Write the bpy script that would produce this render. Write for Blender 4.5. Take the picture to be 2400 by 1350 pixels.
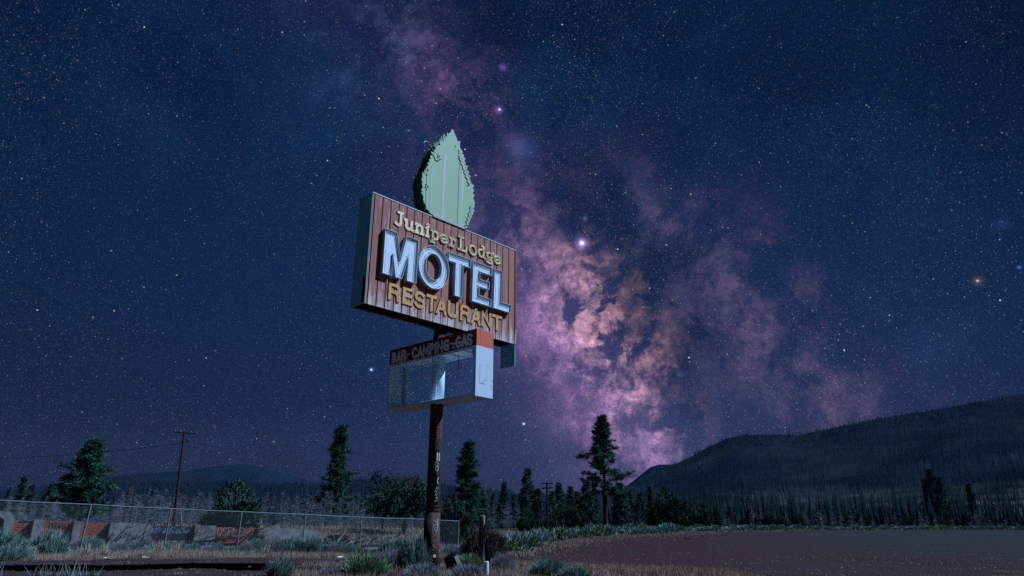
import bpy, bmesh, math, random
import numpy as np
from mathutils import Vector, Matrix
R = math.radians
for o in list(bpy.data.objects): bpy.data.objects.remove(o)
SC = bpy.context.scene
COL = SC.collection

# ------------------------------------------------------------------ camera
FPX, PITCH, ROLL, CAMZ = 1683.9, 0.3272, 0.0069, 1.0
cd = bpy.data.cameras.new('camera'); cam = bpy.data.objects.new('camera', cd); COL.objects.link(cam)
cd.sensor_width = 36; cd.lens = 36 * FPX / 2400; cd.clip_start = .1; cd.clip_end = 30000
cam.matrix_world = Matrix.Translation((0, 0, CAMZ)) @ Matrix.Rotation(math.pi / 2 + PITCH, 4, 'X') @ Matrix.Rotation(ROLL, 4, 'Z')
SC.camera = cam
_F = np.array([0, math.cos(PITCH), math.sin(PITCH)]); _U = np.array([0, -math.sin(PITCH), math.cos(PITCH)])
def ray(px, py):
    u2 = (px - 1200) / FPX; w2 = (675 - py) / FPX
    u = u2 * math.cos(ROLL) + w2 * math.sin(ROLL); w = -u2 * math.sin(ROLL) + w2 * math.cos(ROLL)
    return _F + u * np.array([1., 0, 0]) + w * _U
def at(px, py, Y):                      # the point of the place seen at a photo position, Y metres ahead
    d = ray(px, py); return np.array([0, 0, CAMZ]) + d * Y / d[1]
def nrm(v): v = np.asarray(v, float); return v / np.linalg.norm(v)

# ------------------------------------------------------------------ moonlight and view
SUN_EL, SUN_DIR = R(48), nrm((.995, .10, 0))
SUNV = Vector((SUN_DIR[0] * math.cos(SUN_EL), SUN_DIR[1] * math.cos(SUN_EL), math.sin(SUN_EL)))
ld = bpy.data.lights.new('moon', 'SUN'); ld.energy = 5.0; ld.angle = R(.5); ld.color = (.50, .69, 1.0)
lo = bpy.data.objects.new('moon', ld); COL.objects.link(lo)
lo.rotation_euler = SUNV.to_track_quat('Z', 'Y').to_euler()
vs = SC.view_settings; vs.view_transform = 'Standard'; vs.look = 'None'; vs.exposure = 0.5; vs.gamma = 1
vs.use_curve_mapping = False
SC.cycles.use_denoising = False
SC.cycles.sample_clamp_indirect = 2.0; SC.cycles.max_bounces = 6; SC.cycles.transparent_max_bounces = 8

# ------------------------------------------------------------------ night sky (world shader, by direction only)
W = bpy.data.worlds.new('World'); SC.world = W; W.use_nodes = True
NT = W.node_tree; NT.nodes.clear()
class S:                                # a socket with arithmetic
    def __init__(s, k): s.k = k
    def _m(s, op, *o, clamp=False):
        n = NT.nodes.new('ShaderNodeMath'); n.operation = op; n.use_clamp = clamp
        for i, q in enumerate((s,) + o):
            if isinstance(q, S): NT.links.new(q.k, n.inputs[i])
            else: n.inputs[i].default_value = q
        return S(n.outputs[0])
    def __add__(s, o): return s._m('ADD', o)
    def __sub__(s, o): return s._m('SUBTRACT', o)
    def __mul__(s, o): return s._m('MULTIPLY', o)
    __radd__ = __add__; __rmul__ = __mul__
    def rsub(s, c): return (s * -1.0) + c
    def pw(s, o): return s._m('POWER', o)
    def exp(s): return s._m('EXPONENT')
    def mx(s, o): return s._m('MAXIMUM', o)
    def sm(s, a, b):
        n = NT.nodes.new('ShaderNodeMapRange'); n.interpolation_type = 'SMOOTHSTEP'
        NT.links.new(s.k, n.inputs[0]); n.inputs[1].default_value = a; n.inputs[2].default_value = b
        return S(n.outputs[0])
tc = NT.nodes.new('ShaderNodeTexCoord'); DIR = tc.outputs['Generated']
def dot(v):
    n = NT.nodes.new('ShaderNodeVectorMath'); n.operation = 'DOT_PRODUCT'
    NT.links.new(DIR, n.inputs[0]); n.inputs[1].default_value = tuple(map(float, v)); return S(n.outputs['Value'])
def noise(scale, detail=6, rough=.6, dist=0., off=(0, 0, 0), vec=None):
    n = NT.nodes.new('ShaderNodeTexNoise'); n.noise_dimensions = '3D'
    a = NT.nodes.new('ShaderNodeVectorMath'); a.operation = 'ADD'; a.inputs[1].default_value = off
    NT.links.new(vec or DIR, a.inputs[0]); NT.links.new(a.outputs[0], n.inputs['Vector'])
    n.inputs['Scale'].default_value = scale; n.inputs['Detail'].default_value = detail
    n.inputs['Roughness'].default_value = rough; n.inputs['Distortion'].default_value = dist
    return S(n.outputs['Fac'])
def colmul(c, s):                       # constant colour times scalar -> vector socket
    n = NT.nodes.new('ShaderNodeVectorMath'); n.operation = 'SCALE'
    if isinstance(c, tuple): n.inputs[0].default_value = c
    else: NT.links.new(c, n.inputs[0])
    NT.links.new(s.k, n.inputs['Scale']); return n.outputs[0]
def vadd(a, b):
    n = NT.nodes.new('ShaderNodeVectorMath'); n.operation = 'ADD'
    NT.links.new(a, n.inputs[0]); NT.links.new(b, n.inputs[1]); return n.outputs[0]
def dpx(px, py): return nrm(ray(px, py))
def gauss(d, w): return (d * d * (-1.0 / (w * w))).exp()
def spot(px, py, rad):                  # soft round glow of angular radius rad
    return ((dot(dpx(px, py)) - 1.0) * (2.0 / (rad * rad))).exp()
def ramp(s, stops):
    n = NT.nodes.new('ShaderNodeValToRGB'); NT.links.new(s.k, n.inputs[0]); e = n.color_ramp.elements
    while len(e) < len(stops): e.new(.5)
    for q, (p, c) in zip(e, stops): q.position = p; q.color = (*c, 1)
    return n.outputs[0]
z = dot((0, 0, 1))
b1 = dot(nrm(np.cross(dpx(1060, 200), dpx(1530, 1000))))        # distance from the main arm of the galaxy, + on its left
b2 = dot(nrm(np.cross(dpx(1500, 420), dpx(1920, 930))))         # and from the fainter arm beyond the dark rift
wob = noise(2.6, 3, .5, off=(7, 3, 1)); wob2 = noise(7, 6, .6, off=(1, 9, 4))
b1w = b1 + (wob - .5) * .05 + (wob2 - .5) * .085
b2w = b2 + (wob - .5) * .06 + (wob2 - .5) * .13
glow = gauss(b1, .55)
base = ramp(z, [(0, (.0210, .0200, .0560)), (.07, (.0160, .0205, .0600)), (.16, (.0090, .0195, .0670)), (.32, (.0050, .0195, .0720)), (.52, (.0026, .0120, .0500)), (.8, (.0016, .0085, .036)), (1, (.0030, .0095, .042))])
sky = colmul(base, glow * .72 + .33)
core = spot(1400, 790, .20); core2 = spot(1440, 765, .105); low = spot(1520, 1010, .22)
fib = noise(11, 9, .66, .3, (2, 5, 8)); fib2 = noise(34, 8, .72, .2, (4, 1, 2)); dust = noise(9, 9, .64, .5, (11, 2, 6)); dust2 = noise(20, 8, .66, .4, (5, 8, 1))
fib3 = noise(110, 6, .7, 0, (1, 2, 5)); tex = (fib * .45 + fib2 * .35 + fib3 * .20)
side = b1w.sm(-.115, -.015)                                              # the rift cuts the arm off sharply on its right
dust3 = noise(48, 8, .68, .3, (9, 4, 7))
dl = (dust.sm(.44, .53) * .60 + dust2.sm(.45, .545) * .64) * (dust3.sm(.34, .60) * .6 + .45)
arm = gauss(b1w - .025, .075) * side * (core * 1.0 + low * .55 + .10) * (tex.sm(.30, .75)) * dl
halo = gauss(b1w - .065, .11) * side * (core * .95 + low * .4 + .10) * (tex * 1.1 + .25)
hot = core2 * gauss(b1w + .02, .055) * tex.sm(.38, .66) * dl
arm2 = gauss(b2w, .07) * tex.sm(.36, .72) * (dust.sm(.42, .6) + .12) * z.sm(.56, .3)
sky = vadd(sky, colmul((.100, .050, .150), halo * .42))
sky = vadd(sky, colmul((.28, .13, .28), arm * 1.1))
sky = vadd(sky, colmul((.62, .31, .26), hot * 1.9))
sky = vadd(sky, colmul((.125, .062, .110), arm2 * 1.25))
blu = noise(5, 7, .6, .3, (6, 6, 2)).sm(.45, .8)
sky = vadd(sky, colmul((.002, .020, .050), blu * (glow * .7)))
sky = vadd(sky, colmul((.10, .042, .10), spot(1040, 190, .055) * (tex.sm(.40, .62) * dl) * .75))
sky = vadd(sky, colmul((.02, .05, .12), spot(860, 60, .09) * (tex.sm(.42, .64) * dl) * .7))
rift = gauss(b1w + .11, .08) * (dust.sm(.62, .38) * .8 + .2) * z.sm(.10, .24)                # the dust lane
sky = colmul(sky, (rift * -.40) + 1.0)
# named glows: star-forming clouds and single bright stars
for px, py, rd, c, k in ((1362, 568, .0062, (.45, .28, .95), .8), (1362, 567, .0024, (1, .9, 1), 1.2), (1163, 258, .0045, (.38, .16, .75), .4), (1165, 257, .0012, (1, .8, 1), 1.2),
        (1171, 158, .004, (.28, .15, .6), .35), (1369, 510, .003, (.10, .25, .7), .25), (2345, 510, .007, (.03, .10, .35), .14), (2292, 643, .005, (.22, .15, .12), .3),
        (2291, 643, .0011, (1, .75, .55), .8), (873, 871, .0028, (.10, .25, .75), .35), (873, 871, .0011, (.8, .9, 1), 1.3), (1232, 993, .0025, (.15, .3, .8), .3), (1232, 993, .0011, (.8, .9, 1), 1.2),
        (2388, 610, .002, (.1, .25, .7), .4), (1222, 352, .018, (.05, .10, .30), .28), (1200, 335, .013, (.12, .05, .16), .3), (1598, 873, .005, (.06, .12, .3), .3), (1465, 1018, .02, (.16, .10, .16), .3), ):
    sky = vadd(sky, colmul(c, spot(px, py, rd) * k))
# stars: points of 3D cells where they meet the sphere
def stars(scale, rad, power, gain, keep):
    n = NT.nodes.new('ShaderNodeTexVoronoi'); n.feature = 'F1'; n.distance = 'EUCLIDEAN'
    NT.links.new(DIR, n.inputs['Vector']); n.inputs['Scale'].default_value = scale
    sp = NT.nodes.new('ShaderNodeSeparateColor'); NT.links.new(n.outputs['Color'], sp.inputs[0])
    d = S(n.outputs['Distance']) * (1.0 / (scale * rad))
    core_ = d.rsub(1.0).mx(0.0).pw(1.5)
    br = S(sp.outputs[0]).pw(power) * (S(sp.outputs[2]).sm(1 - keep - .002, 1 - keep + .002)) * gain
    cc = ramp(S(sp.outputs[1]), [(0, (.35, .55, 1)), (.45, (.62, .78, 1)), (.72, (.95, .93, 1)), (.88, (1, .75, .5)), (1, (1, .5, .3))])
    return colmul(cc, core_ * br)
dens = glow * .7 + .3
st = vadd(vadd(stars(62, .00125, 2.6, 2.2, .5), stars(150, .0009, 2.2, 1.0, .6)), vadd(stars(310, .0008, 1.8, .42, .7), stars(620, .0006, 1.3, .2, .8)))
patch = noise(3.2, 5, .6, .4, (8, 2, 3)).sm(.30, .68)
sky = vadd(sky, colmul(st, (glow * .60 + .48) * (patch * .9 + .55)))
sky = vadd(sky, colmul(stars(900, .00062, 1.0, .9, .8), arm * .9 + halo * .25 + arm2 * .35))
bg = NT.nodes.new('ShaderNodeBackground'); NT.links.new(sky, bg.inputs['Color']); bg.inputs['Strength'].default_value = 0.74
ow = NT.nodes.new('ShaderNodeOutputWorld'); NT.links.new(bg.outputs[0], ow.inputs['Surface'])
W.cycles.sampling_method = 'MANUAL'; W.cycles.sample_map_resolution = 256

# ------------------------------------------------------------------ materials
MATS = {}
def mat(name, col, rough=.85, var=.25, scale=8., col2=None, mixlo=.42, mixhi=.62, stretch=(1, 1, 1), bump=0., metal=0., detail=5, spec=.25):
    if name in MATS: return MATS[name]
    m = bpy.data.materials.new(name); m.use_nodes = True; t = m.node_tree; b = t.nodes['Principled BSDF']
    tcn = t.nodes.new('ShaderNodeTexCoord'); mp = t.nodes.new('ShaderNodeMapping'); mp.inputs['Scale'].default_value = stretch
    t.links.new(tcn.outputs['Object'], mp.inputs[0])
    n = t.nodes.new('ShaderNodeTexNoise'); n.inputs['Scale'].default_value = scale; n.inputs['Detail'].default_value = detail; n.inputs['Roughness'].default_value = .65
    t.links.new(mp.outputs[0], n.inputs['Vector'])
    rp = t.nodes.new('ShaderNodeValToRGB'); e = rp.color_ramp.elements
    if col2 is None:
        e[0].position, e[1].position = .25, .75
        e[0].color = (*[c * (1 - var) for c in col], 1); e[1].color = (*[min(1, c * (1 + var)) for c in col], 1)
    else:
        e[0].position, e[1].position = mixlo, mixhi; e[0].color = (*col, 1); e[1].color = (*col2, 1)
    t.links.new(n.outputs['Fac'], rp.inputs[0])
    oi = t.nodes.new('ShaderNodeObjectInfo'); hv = t.nodes.new('ShaderNodeHueSaturation')
    ma = t.nodes.new('ShaderNodeMath'); ma.operation = 'MULTIPLY_ADD'; ma.inputs[1].default_value = var * .9; ma.inputs[2].default_value = 1 - var * .45
    t.links.new(oi.outputs['Random'], ma.inputs[0]); t.links.new(ma.outputs[0], hv.inputs['Value'])
    t.links.new(rp.outputs[0], hv.inputs['Color']); t.links.new(hv.outputs[0], b.inputs['Base Color'])
    b.inputs['Roughness'].default_value = rough; b.inputs['Metallic'].default_value = metal; b.inputs['Specular IOR Level'].default_value = 0.0 if rough >= .8 else spec
    if bump:
        n2 = t.nodes.new('ShaderNodeTexNoise'); n2.inputs['Scale'].default_value = scale * 4; n2.inputs['Detail'].default_value = 6
        t.links.new(mp.outputs[0], n2.inputs['Vector']); bp = t.nodes.new('ShaderNodeBump'); bp.inputs['Strength'].default_value = bump; bp.inputs['Distance'].default_value = .05
        t.links.new(n2.outputs['Fac'], bp.inputs['Height']); t.links.new(bp.outputs[0], b.inputs['Normal'])
    MATS[name] = m; return m

# ------------------------------------------------------------------ object helpers
def link(name, me, m=None, parent=None, loc=None):
    o = bpy.data.objects.new(name, me); COL.objects.link(o)
    if m is not None: me.materials.append(m)
    if parent is not None: o.parent = parent
    if loc is not None: o.location = loc
    return o
def empty(name, loc=(0, 0, 0), rz=0):
    o = bpy.data.objects.new(name, None); COL.objects.link(o); o.location = loc; o.rotation_euler = (0, 0, rz); o.empty_display_size = .2; return o
def tag(o, label=None, cat=None, group=None, kind=None):
    if label: o['label'] = label
    if cat: o['category'] = cat
    if group: o['group'] = group
    if kind: o['kind'] = kind
    return o
def copy_tree(o, parent=None):
    c = o.copy(); COL.objects.link(c)
    if parent is not None: c.parent = parent
    for ch in o.children: copy_tree(ch, c)
    return c
def np_mesh(name, V, F, smooth=False):
    V = np.asarray(V, np.float32).reshape(-1, 3); F = np.asarray(F, np.int32); k = F.shape[1]
    me = bpy.data.meshes.new(name); me.vertices.add(len(V)); me.vertices.foreach_set('co', V.ravel())
    me.loops.add(F.size); me.loops.foreach_set('vertex_index', F.ravel())
    me.polygons.add(len(F)); me.polygons.foreach_set('loop_start', np.arange(len(F), dtype=np.int32) * k)
    if smooth: me.polygons.foreach_set('use_smooth', np.ones(len(F), bool))
    me.update(calc_edges=True); return me
class MB:
    def __init__(s): s.v = []; s.f = []
    def add(s, vs, fs):
        k = len(s.v); s.v += [tuple(map(float, q)) for q in vs]; s.f += [tuple(i + k for i in q) for q in fs]; return s
    def box(s, x0, x1, y0, y1, z0, z1):
        return s.add([(x0, y0, z0), (x1, y0, z0), (x1, y1, z0), (x0, y1, z0), (x0, y0, z1), (x1, y0, z1), (x1, y1, z1), (x0, y1, z1)],
                     [(0, 3, 2, 1), (4, 5, 6, 7), (0, 1, 5, 4), (1, 2, 6, 5), (2, 3, 7, 6), (3, 0, 4, 7)])
    def bar(s, a, b, w, h=None):        # square bar between two points
        return s.tube([a, b], [w * .7071, (h or w) * .7071], 4)
    def tube(s, path, rad, n=6, cap=True):
        path = [np.asarray(p, float) for p in path]; m = len(path)
        if not hasattr(rad, '__len__'): rad = [rad] * m
        elif len(rad) != m: rad = [rad[0] + (rad[1] - rad[0]) * i / (m - 1) for i in range(m)]
        vs = []; ref = None
        for i in range(m):
            t = nrm(path[min(i + 1, m - 1)] - path[max(i - 1, 0)])
            if ref is None: ref = np.array([0, 0, 1.]) if abs(t[2]) < .9 else np.array([1., 0, 0])
            u = nrm(np.cross(t, ref)); w = np.cross(u, t); ref = w
            for j in range(n):
                q = 2 * math.pi * (j + .5) / n; vs.append(path[i] + rad[i] * (math.cos(q) * u + math.sin(q) * w))
        fs = [(i * n + j, i * n + (j + 1) % n, (i + 1) * n + (j + 1) % n, (i + 1) * n + j) for i in range(m - 1) for j in range(n)]
        if cap: fs += [tuple(range(n))[::-1], tuple(range((m - 1) * n, m * n))]
        return s.add(vs, fs)
    def extrude(s, out, f3, d0, d1, back=False):   # closed 2D outline -> solid; f3(x, z, d) gives the 3D point
        n = len(out); tri = tess(out)
        vs = [f3(x, q, d1) for x, q in out] + [f3(x, q, d0) for x, q in out]
        fs = [tuple(t) for t in tri]
        if back: fs += [tuple(i + n for i in t[::-1]) for t in tri]
        fs += [(i, n + i, n + (i + 1) % n, (i + 1) % n) for i in range(n)]
        return s.add(vs, fs)
    def ribbon(s, pts, w, f3, d0, d1):             # a stroke of width w along a polyline, with depth
        L, Rr = offset_open(pts, w / 2)
        return s.extrude(L + Rr[::-1], f3, d0, d1) if False else s._strip(L, Rr, f3, d0, d1)
    def _strip(s, L, Rr, f3, d0, d1):
        n = len(L); vs = [f3(*p, d1) for p in L] + [f3(*p, d1) for p in Rr] + [f3(*p, d0) for p in L] + [f3(*p, d0) for p in Rr]
        fs = []
        for i in range(n - 1):
            fs += [(i, i + 1, n + i + 1, n + i), (2 * n + i, 2 * n + i + 1, i + 1, i), (n + i, n + i + 1, 3 * n + i + 1, 3 * n + i)]
        fs += [(0, n, 3 * n, 2 * n), (n - 1, 3 * n - 1, 4 * n - 1, 2 * n - 1)]
        return s.add(vs, fs)
    def build(s, name, m, parent=None, loc=None, smooth=False):
        me = bpy.data.meshes.new(name); me.from_pydata(s.v, [], s.f)
        if smooth: me.polygons.foreach_set('use_smooth', np.ones(len(me.polygons), bool))
        me.update(); return link(name, me, m, parent, loc)
from mathutils.geometry import tessellate_polygon
def tess(out, holes=()):
    return tessellate_polygon([[Vector((x, q, 0)) for x, q in out]] + [[Vector((x, q, 0)) for x, q in h] for h in holes])
def offset_open(pts, h):
    P = [np.array(p, float) for p in pts]; n = len(P); L = []; Q = []
    closed = np.linalg.norm(P[0] - P[-1]) < 1e-6
    for i in range(n):
        a = P[i] - P[i - 1] if i > 0 else (P[0] - P[-2] if closed else P[1] - P[0])
        b = P[i + 1] - P[i] if i < n - 1 else (P[1] - P[0] if closed else P[-1] - P[-2])
        a = nrm(a); b = nrm(b); na = np.array([-a[1], a[0]]); nb = np.array([-b[1], b[0]])
        m = na + nb; l = np.linalg.norm(m); m = na if l < .2 else m / l
        k = min(1 / max(.35, m @ na), 2.2)
        L.append(tuple(P[i] + m * h * k)); Q.append(tuple(P[i] - m * h * k))
    return L, Q
def offset_closed(pts, h):              # positive h moves to the left of travel
    L, _ = offset_open(list(pts) + [pts[0]], h); return L[:-1]
def arc(cx, cy, rx, ry, a0, a1, n=10): return [(cx + rx * math.cos(R(a0 + (a1 - a0) * i / n)), cy + ry * math.sin(R(a0 + (a1 - a0) * i / n))) for i in range(n + 1)]

# ------------------------------------------------------------------ terrain
def sst(a, b, x): t = np.clip((np.asarray(x, float) - a) / (b - a), 0, 1); return t * t * (3 - 2 * t)
def hgt(x, y):
    x = np.asarray(x, float); y = np.asarray(y, float)
    k = sst(-14, 4, x - (y - 40) * .05)
    left = 1.25 * sst(30, 72, y); right = 1.9 * sst(45, 140, y)
    h = left * (1 - k) + right * k
    h = h - .22 * np.exp(-((x + 3) ** 2 + (y - 41) ** 2) / 90) + .05 * np.exp(-((x + 20) ** 2 + (y - 29) ** 2) / 80)
    h = h + .03 * np.sin(x * .7 + 1.3) * np.sin(y * .55) * sst(14, 26, y) + .05 * np.sin(x * .19) * np.cos(y * .16 + .5) * sst(20, 60, y)
    return h - .35 * (1 - sst(3, 14, np.hypot(x, y)))
def gz(x, y): return float(hgt(x, y))
def place(px, Y):                        # ground point under photo column px, Y metres ahead
    q = at(px, 1240, Y); return np.array([q[0], Y, gz(q[0], Y)])
# ground: polar sheet out to the horizon
rr = np.concatenate([np.linspace(1, 60, 150), np.linspace(62, 220, 80), np.geomspace(240, 12000, 40)])
aa = np.concatenate([np.linspace(-70, 70, 300), np.linspace(74, 286, 40)]); na = len(aa)
A, Q = np.meshgrid(np.radians(aa), rr); GX = Q * np.sin(A); GY = Q * np.cos(A)
V = np.stack([GX, GY, hgt(GX, GY)], -1).reshape(-1, 3); nr = len(rr)
i, j = np.meshgrid(np.arange(nr - 1), np.arange(na), indexing='ij'); j2 = (j + 1) % na
F = np.stack([i * na + j, i * na + j2, (i + 1) * na + j2, (i + 1) * na + j], -1).reshape(-1, 4)[:, ::-1]
V = np.vstack([V, [[0, 0, gz(0, 0)]]])
m_ground = mat('dry_ground', (.036, .027, .024), .95, .3, .9, (.12, .082, .060), .40, .66, bump=.6, detail=10)
g = link('ground', np_mesh('ground', V[:-1], F, True), m_ground); tag(g, kind='structure')
# cinder lot and dirt road: polar strip between a near and a far edge
rng = np.random.default_rng(5)
def colaz(px): q = at(px, 1250, 1.); return math.atan2(q[0], 1.)
PXS = [-900, 0, 300, 700, 1000, 1120, 1180, 1260, 1350, 1450, 1700, 2100, 2400, 2700, 3300]
FAR = [24, 27.5, 30, 31, 32.5, 34, 39, 52, 68, 82, 104, 130, 148, 160, 170]
NPX = [-900, 1080, 1130, 1250, 1500, 1700, 1800, 1900, 3300]
NEA = [6, 6, 26, 24.2, 22.0, 20.4, 17, 6, 6]
az = np.linspace(colaz(-900), colaz(3300), 900); fx = np.interp(az, [colaz(p) for p in PXS], FAR); nx = np.interp(az, [colaz(p) for p in NPX], NEA)
def wn(n, k, s): q = np.interp(np.linspace(0, k, n), np.arange(k + 1), rng.normal(0, s, k + 1)); return q
fx = fx * (1 + wn(900, 40, .02) + wn(900, 160, .012) + wn(900, 450, .008)); nx = nx * (1 + wn(900, 60, .02) + wn(900, 300, .012))
vv = np.linspace(0, 1, 70) ** 1.3
RRm = nx[None, :] + (fx - nx)[None, :] * vv[:, None]; LX = RRm * np.sin(az); LY = RRm * np.cos(az)
V = np.stack([LX, LY, hgt(LX, LY) + .014], -1).reshape(-1, 3)
i, j = np.meshgrid(np.arange(69), np.arange(899), indexing='ij')
F = np.stack([i * 900 + j, i * 900 + j + 1, (i + 1) * 900 + j + 1, (i + 1) * 900 + j], -1).reshape(-1, 4)[:, ::-1]
m_lot = mat('red_cinder', (.042, .0195, .0185), .95, .3, .30, (.030, .024, .027), .36, .66, stretch=(1, 1, 1), bump=1.0, detail=15)
def worn_asphalt(m):                     # grey paving that shows through the cinders towards the right of the lot
    t = m.node_tree; b = t.nodes['Principled BSDF']; src = b.inputs['Base Color'].links[0].from_socket; gm = t.nodes.new('ShaderNodeNewGeometry')
    d_ = t.nodes.new('ShaderNodeVectorMath'); d_.operation = 'DOT_PRODUCT'; d_.inputs[1].default_value = (1, -.22, 0); t.links.new(gm.outputs['Position'], d_.inputs[0])
    n = t.nodes.new('ShaderNodeTexNoise'); n.inputs['Scale'].default_value = .16; n.inputs['Detail'].default_value = 9; n.inputs['Roughness'].default_value = .62; t.links.new(gm.outputs['Position'], n.inputs['Vector'])
    ma = t.nodes.new('ShaderNodeMath'); ma.operation = 'MULTIPLY_ADD'; ma.inputs[1].default_value = 26; t.links.new(n.outputs['Fac'], ma.inputs[0]); t.links.new(d_.outputs['Value'], ma.inputs[2])
    mr = t.nodes.new('ShaderNodeMapRange'); mr.inputs[1].default_value = 15; mr.inputs[2].default_value = 34; mr.inputs[4].default_value = .85; t.links.new(ma.outputs[0], mr.inputs[0])
    w = t.nodes.new('ShaderNodeTexWave'); w.inputs['Scale'].default_value = .11; w.inputs['Distortion'].default_value = 5; w.inputs['Detail'].default_value = 3; w.inputs['Detail Scale'].default_value = .6; w.bands_direction = 'DIAGONAL'; t.links.new(gm.outputs['Position'], w.inputs['Vector'])
    wr = t.nodes.new('ShaderNodeMapRange'); wr.inputs[1].default_value = .86; wr.inputs[2].default_value = 1.0; wr.inputs[4].default_value = .45; t.links.new(w.outputs['Fac'], wr.inputs[0])
    g1 = t.nodes.new('ShaderNodeMix'); g1.data_type = 'RGBA'; g1.inputs[6].default_value = (.027, .028, .033, 1); g1.inputs[7].default_value = (.065, .064, .070, 1); t.links.new(wr.outputs[0], g1.inputs[0])
    mx = t.nodes.new('ShaderNodeMix'); mx.data_type = 'RGBA'; t.links.new(mr.outputs[0], mx.inputs[0]); t.links.new(src, mx.inputs[6]); t.links.new(g1.outputs[2], mx.inputs[7]); t.links.new(mx.outputs[2], b.inputs['Base Color'])
worn_asphalt(m_lot)
tag(link('dirt_lot', np_mesh('dirt_lot', V, F, True), m_lot), kind='structure')

# ------------------------------------------------------------------ hills
def ridge(name, prof, Yf, Yr, m, tfun, amp, seed, ncol=220, nrow=60):
    """hill from its foot (Yf ahead) to the skyline given as photo points at Yr ahead"""
    r = np.random.default_rng(seed); px = np.linspace(prof[0][0], prof[-1][0], ncol)
    py = np.interp(px, [p[0] for p in prof], [p[1] for p in prof]); V = np.zeros((nrow + 14, ncol, 3))
    top = np.array([at(a, b, Yr) for a, b in zip(px, py)]); foot = np.array([at(a, 1243, Yf) for a in px]); foot[:, 2] = hgt(foot[:, 0], foot[:, 1]) - .6
    ph = r.uniform(0, 6.28, 12); fr = r.uniform(3, 26, 12)
    for k in range(nrow + 14):
        t = k / (nrow - 1)
        if t <= 1:
            b = foot + (top - foot) * t; b[:, 2] = foot[:, 2] + (top[:, 2] - foot[:, 2]) * tfun(t)
            w = sum(np.sin(np.linspace(0, fr[q], ncol) + ph[q] + t * (q % 5) * 1.7) for q in range(12)) / 6
            b[:, 2] += amp * w * math.sin(math.pi * min(t, 1)) * (Yr - Yf) * .02
        else:
            s = (t - 1); b = top + (top - foot) * s; b[:, 2] = top[:, 2] * (1 - s * s * 14) - s * 20
        V[k] = b
    i, j = np.meshgrid(np.arange(nrow + 13), np.arange(ncol - 1), indexing='ij')
    F = np.stack([i * ncol + j, i * ncol + j + 1, (i + 1) * ncol + j + 1, (i + 1) * ncol + j], -1).reshape(-1, 4)
    tag(link(name, np_mesh(name, V.reshape(-1, 3), F, True), m), kind='structure'); return V[:nrow]
m_hill = mat('burnt_slope', (.004, .011, .020), 1, .3, .009, (.016, .026, .026), .46, .66, bump=.5, detail=12)
m_far = mat('far_forest_slope', (.003, .008, .016), 1, .25, .004, (.007, .014, .022), .45, .6)
def bare_ground(m):                      # pale bare soil on the low bench at the right of the hill
    t = m.node_tree; b = t.nodes['Principled BSDF']; src = b.inputs['Base Color'].links[0].from_socket; gm = t.nodes.new('ShaderNodeNewGeometry'); sp = t.nodes.new('ShaderNodeSeparateXYZ'); t.links.new(gm.outputs['Position'], sp.inputs[0])
    def mr(s, a, c):
        q = t.nodes.new('ShaderNodeMapRange'); q.inputs[1].default_value = a; q.inputs[2].default_value = c; t.links.new(s, q.inputs[0]); return q.outputs[0]
    def mul(p, q): k = t.nodes.new('ShaderNodeMath'); k.operation = 'MULTIPLY'; t.links.new(p, k.inputs[0]); t.links.new(q, k.inputs[1]); return k.outputs[0]
    n = t.nodes.new('ShaderNodeTexNoise'); n.inputs['Scale'].default_value = .05; n.inputs['Detail'].default_value = 8; t.links.new(gm.outputs['Position'], n.inputs['Vector'])
    f = mul(mul(mr(sp.outputs[0], 60, 130), mr(sp.outputs[2], 26, 14)), mul(mr(sp.outputs[2], 4, 9), mr(n.outputs['Fac'], .42, .6)))
    mx = t.nodes.new('ShaderNodeMix'); mx.data_type = 'RGBA'; t.links.new(f, mx.inputs[0]); t.links.new(src, mx.inputs[6]); mx.inputs[7].default_value = (.10, .085, .075, 1); t.links.new(mx.outputs[2], b.inputs['Base Color'])
bare_ground(m_hill)
HILL = ridge('burnt_hill', [(1390, 1190), (1480, 1140), (1560, 1095), (1620, 1068), (1660, 1045), (1710, 1020), (1745, 1012), (1830, 1010), (1870, 1012), (1960, 992), (2060, 970), (2200, 946), (2400, 907), (2700, 860), (3300, 820), (3900, 900)], 190, 800, m_hill, lambda t: .55 * t * t + .45 * t if t < 1 else 1, 1.0, 3)
ridge('far_spur_hill', [(1380, 1170), (1480, 1132), (1530, 1090), (1552, 1084), (1600, 1083), (1700, 1060), (1900, 1050), (2300, 1060)], 700, 1500, m_far, lambda t: t, .6, 8)
ridge('far_mountain', [(-700, 1190), (-100, 1170), (150, 1150), (260, 1130), (330, 1122), (450, 1114), (510, 1102), (572, 1097), (625, 1102), (690, 1122), (740, 1136), (830, 1146), (1000, 1150), (1300, 1165), (1600, 1170)], 1500, 2400, m_far, lambda t: t * t * .5 + t * .5, .3, 11)
FRST = ridge('forest_ridge', [(-900, 1200), (-100, 1185), (100, 1165), (240, 1140), (420, 1138), (600, 1142), (740, 1142), (830, 1130), (900, 1126), (1010, 1132), (1100, 1150), (1300, 1160), (1500, 1165), (1700, 1190)], 260, 1300, m_far, lambda t: t * t * .6 + t * .4, .5, 17)

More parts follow.
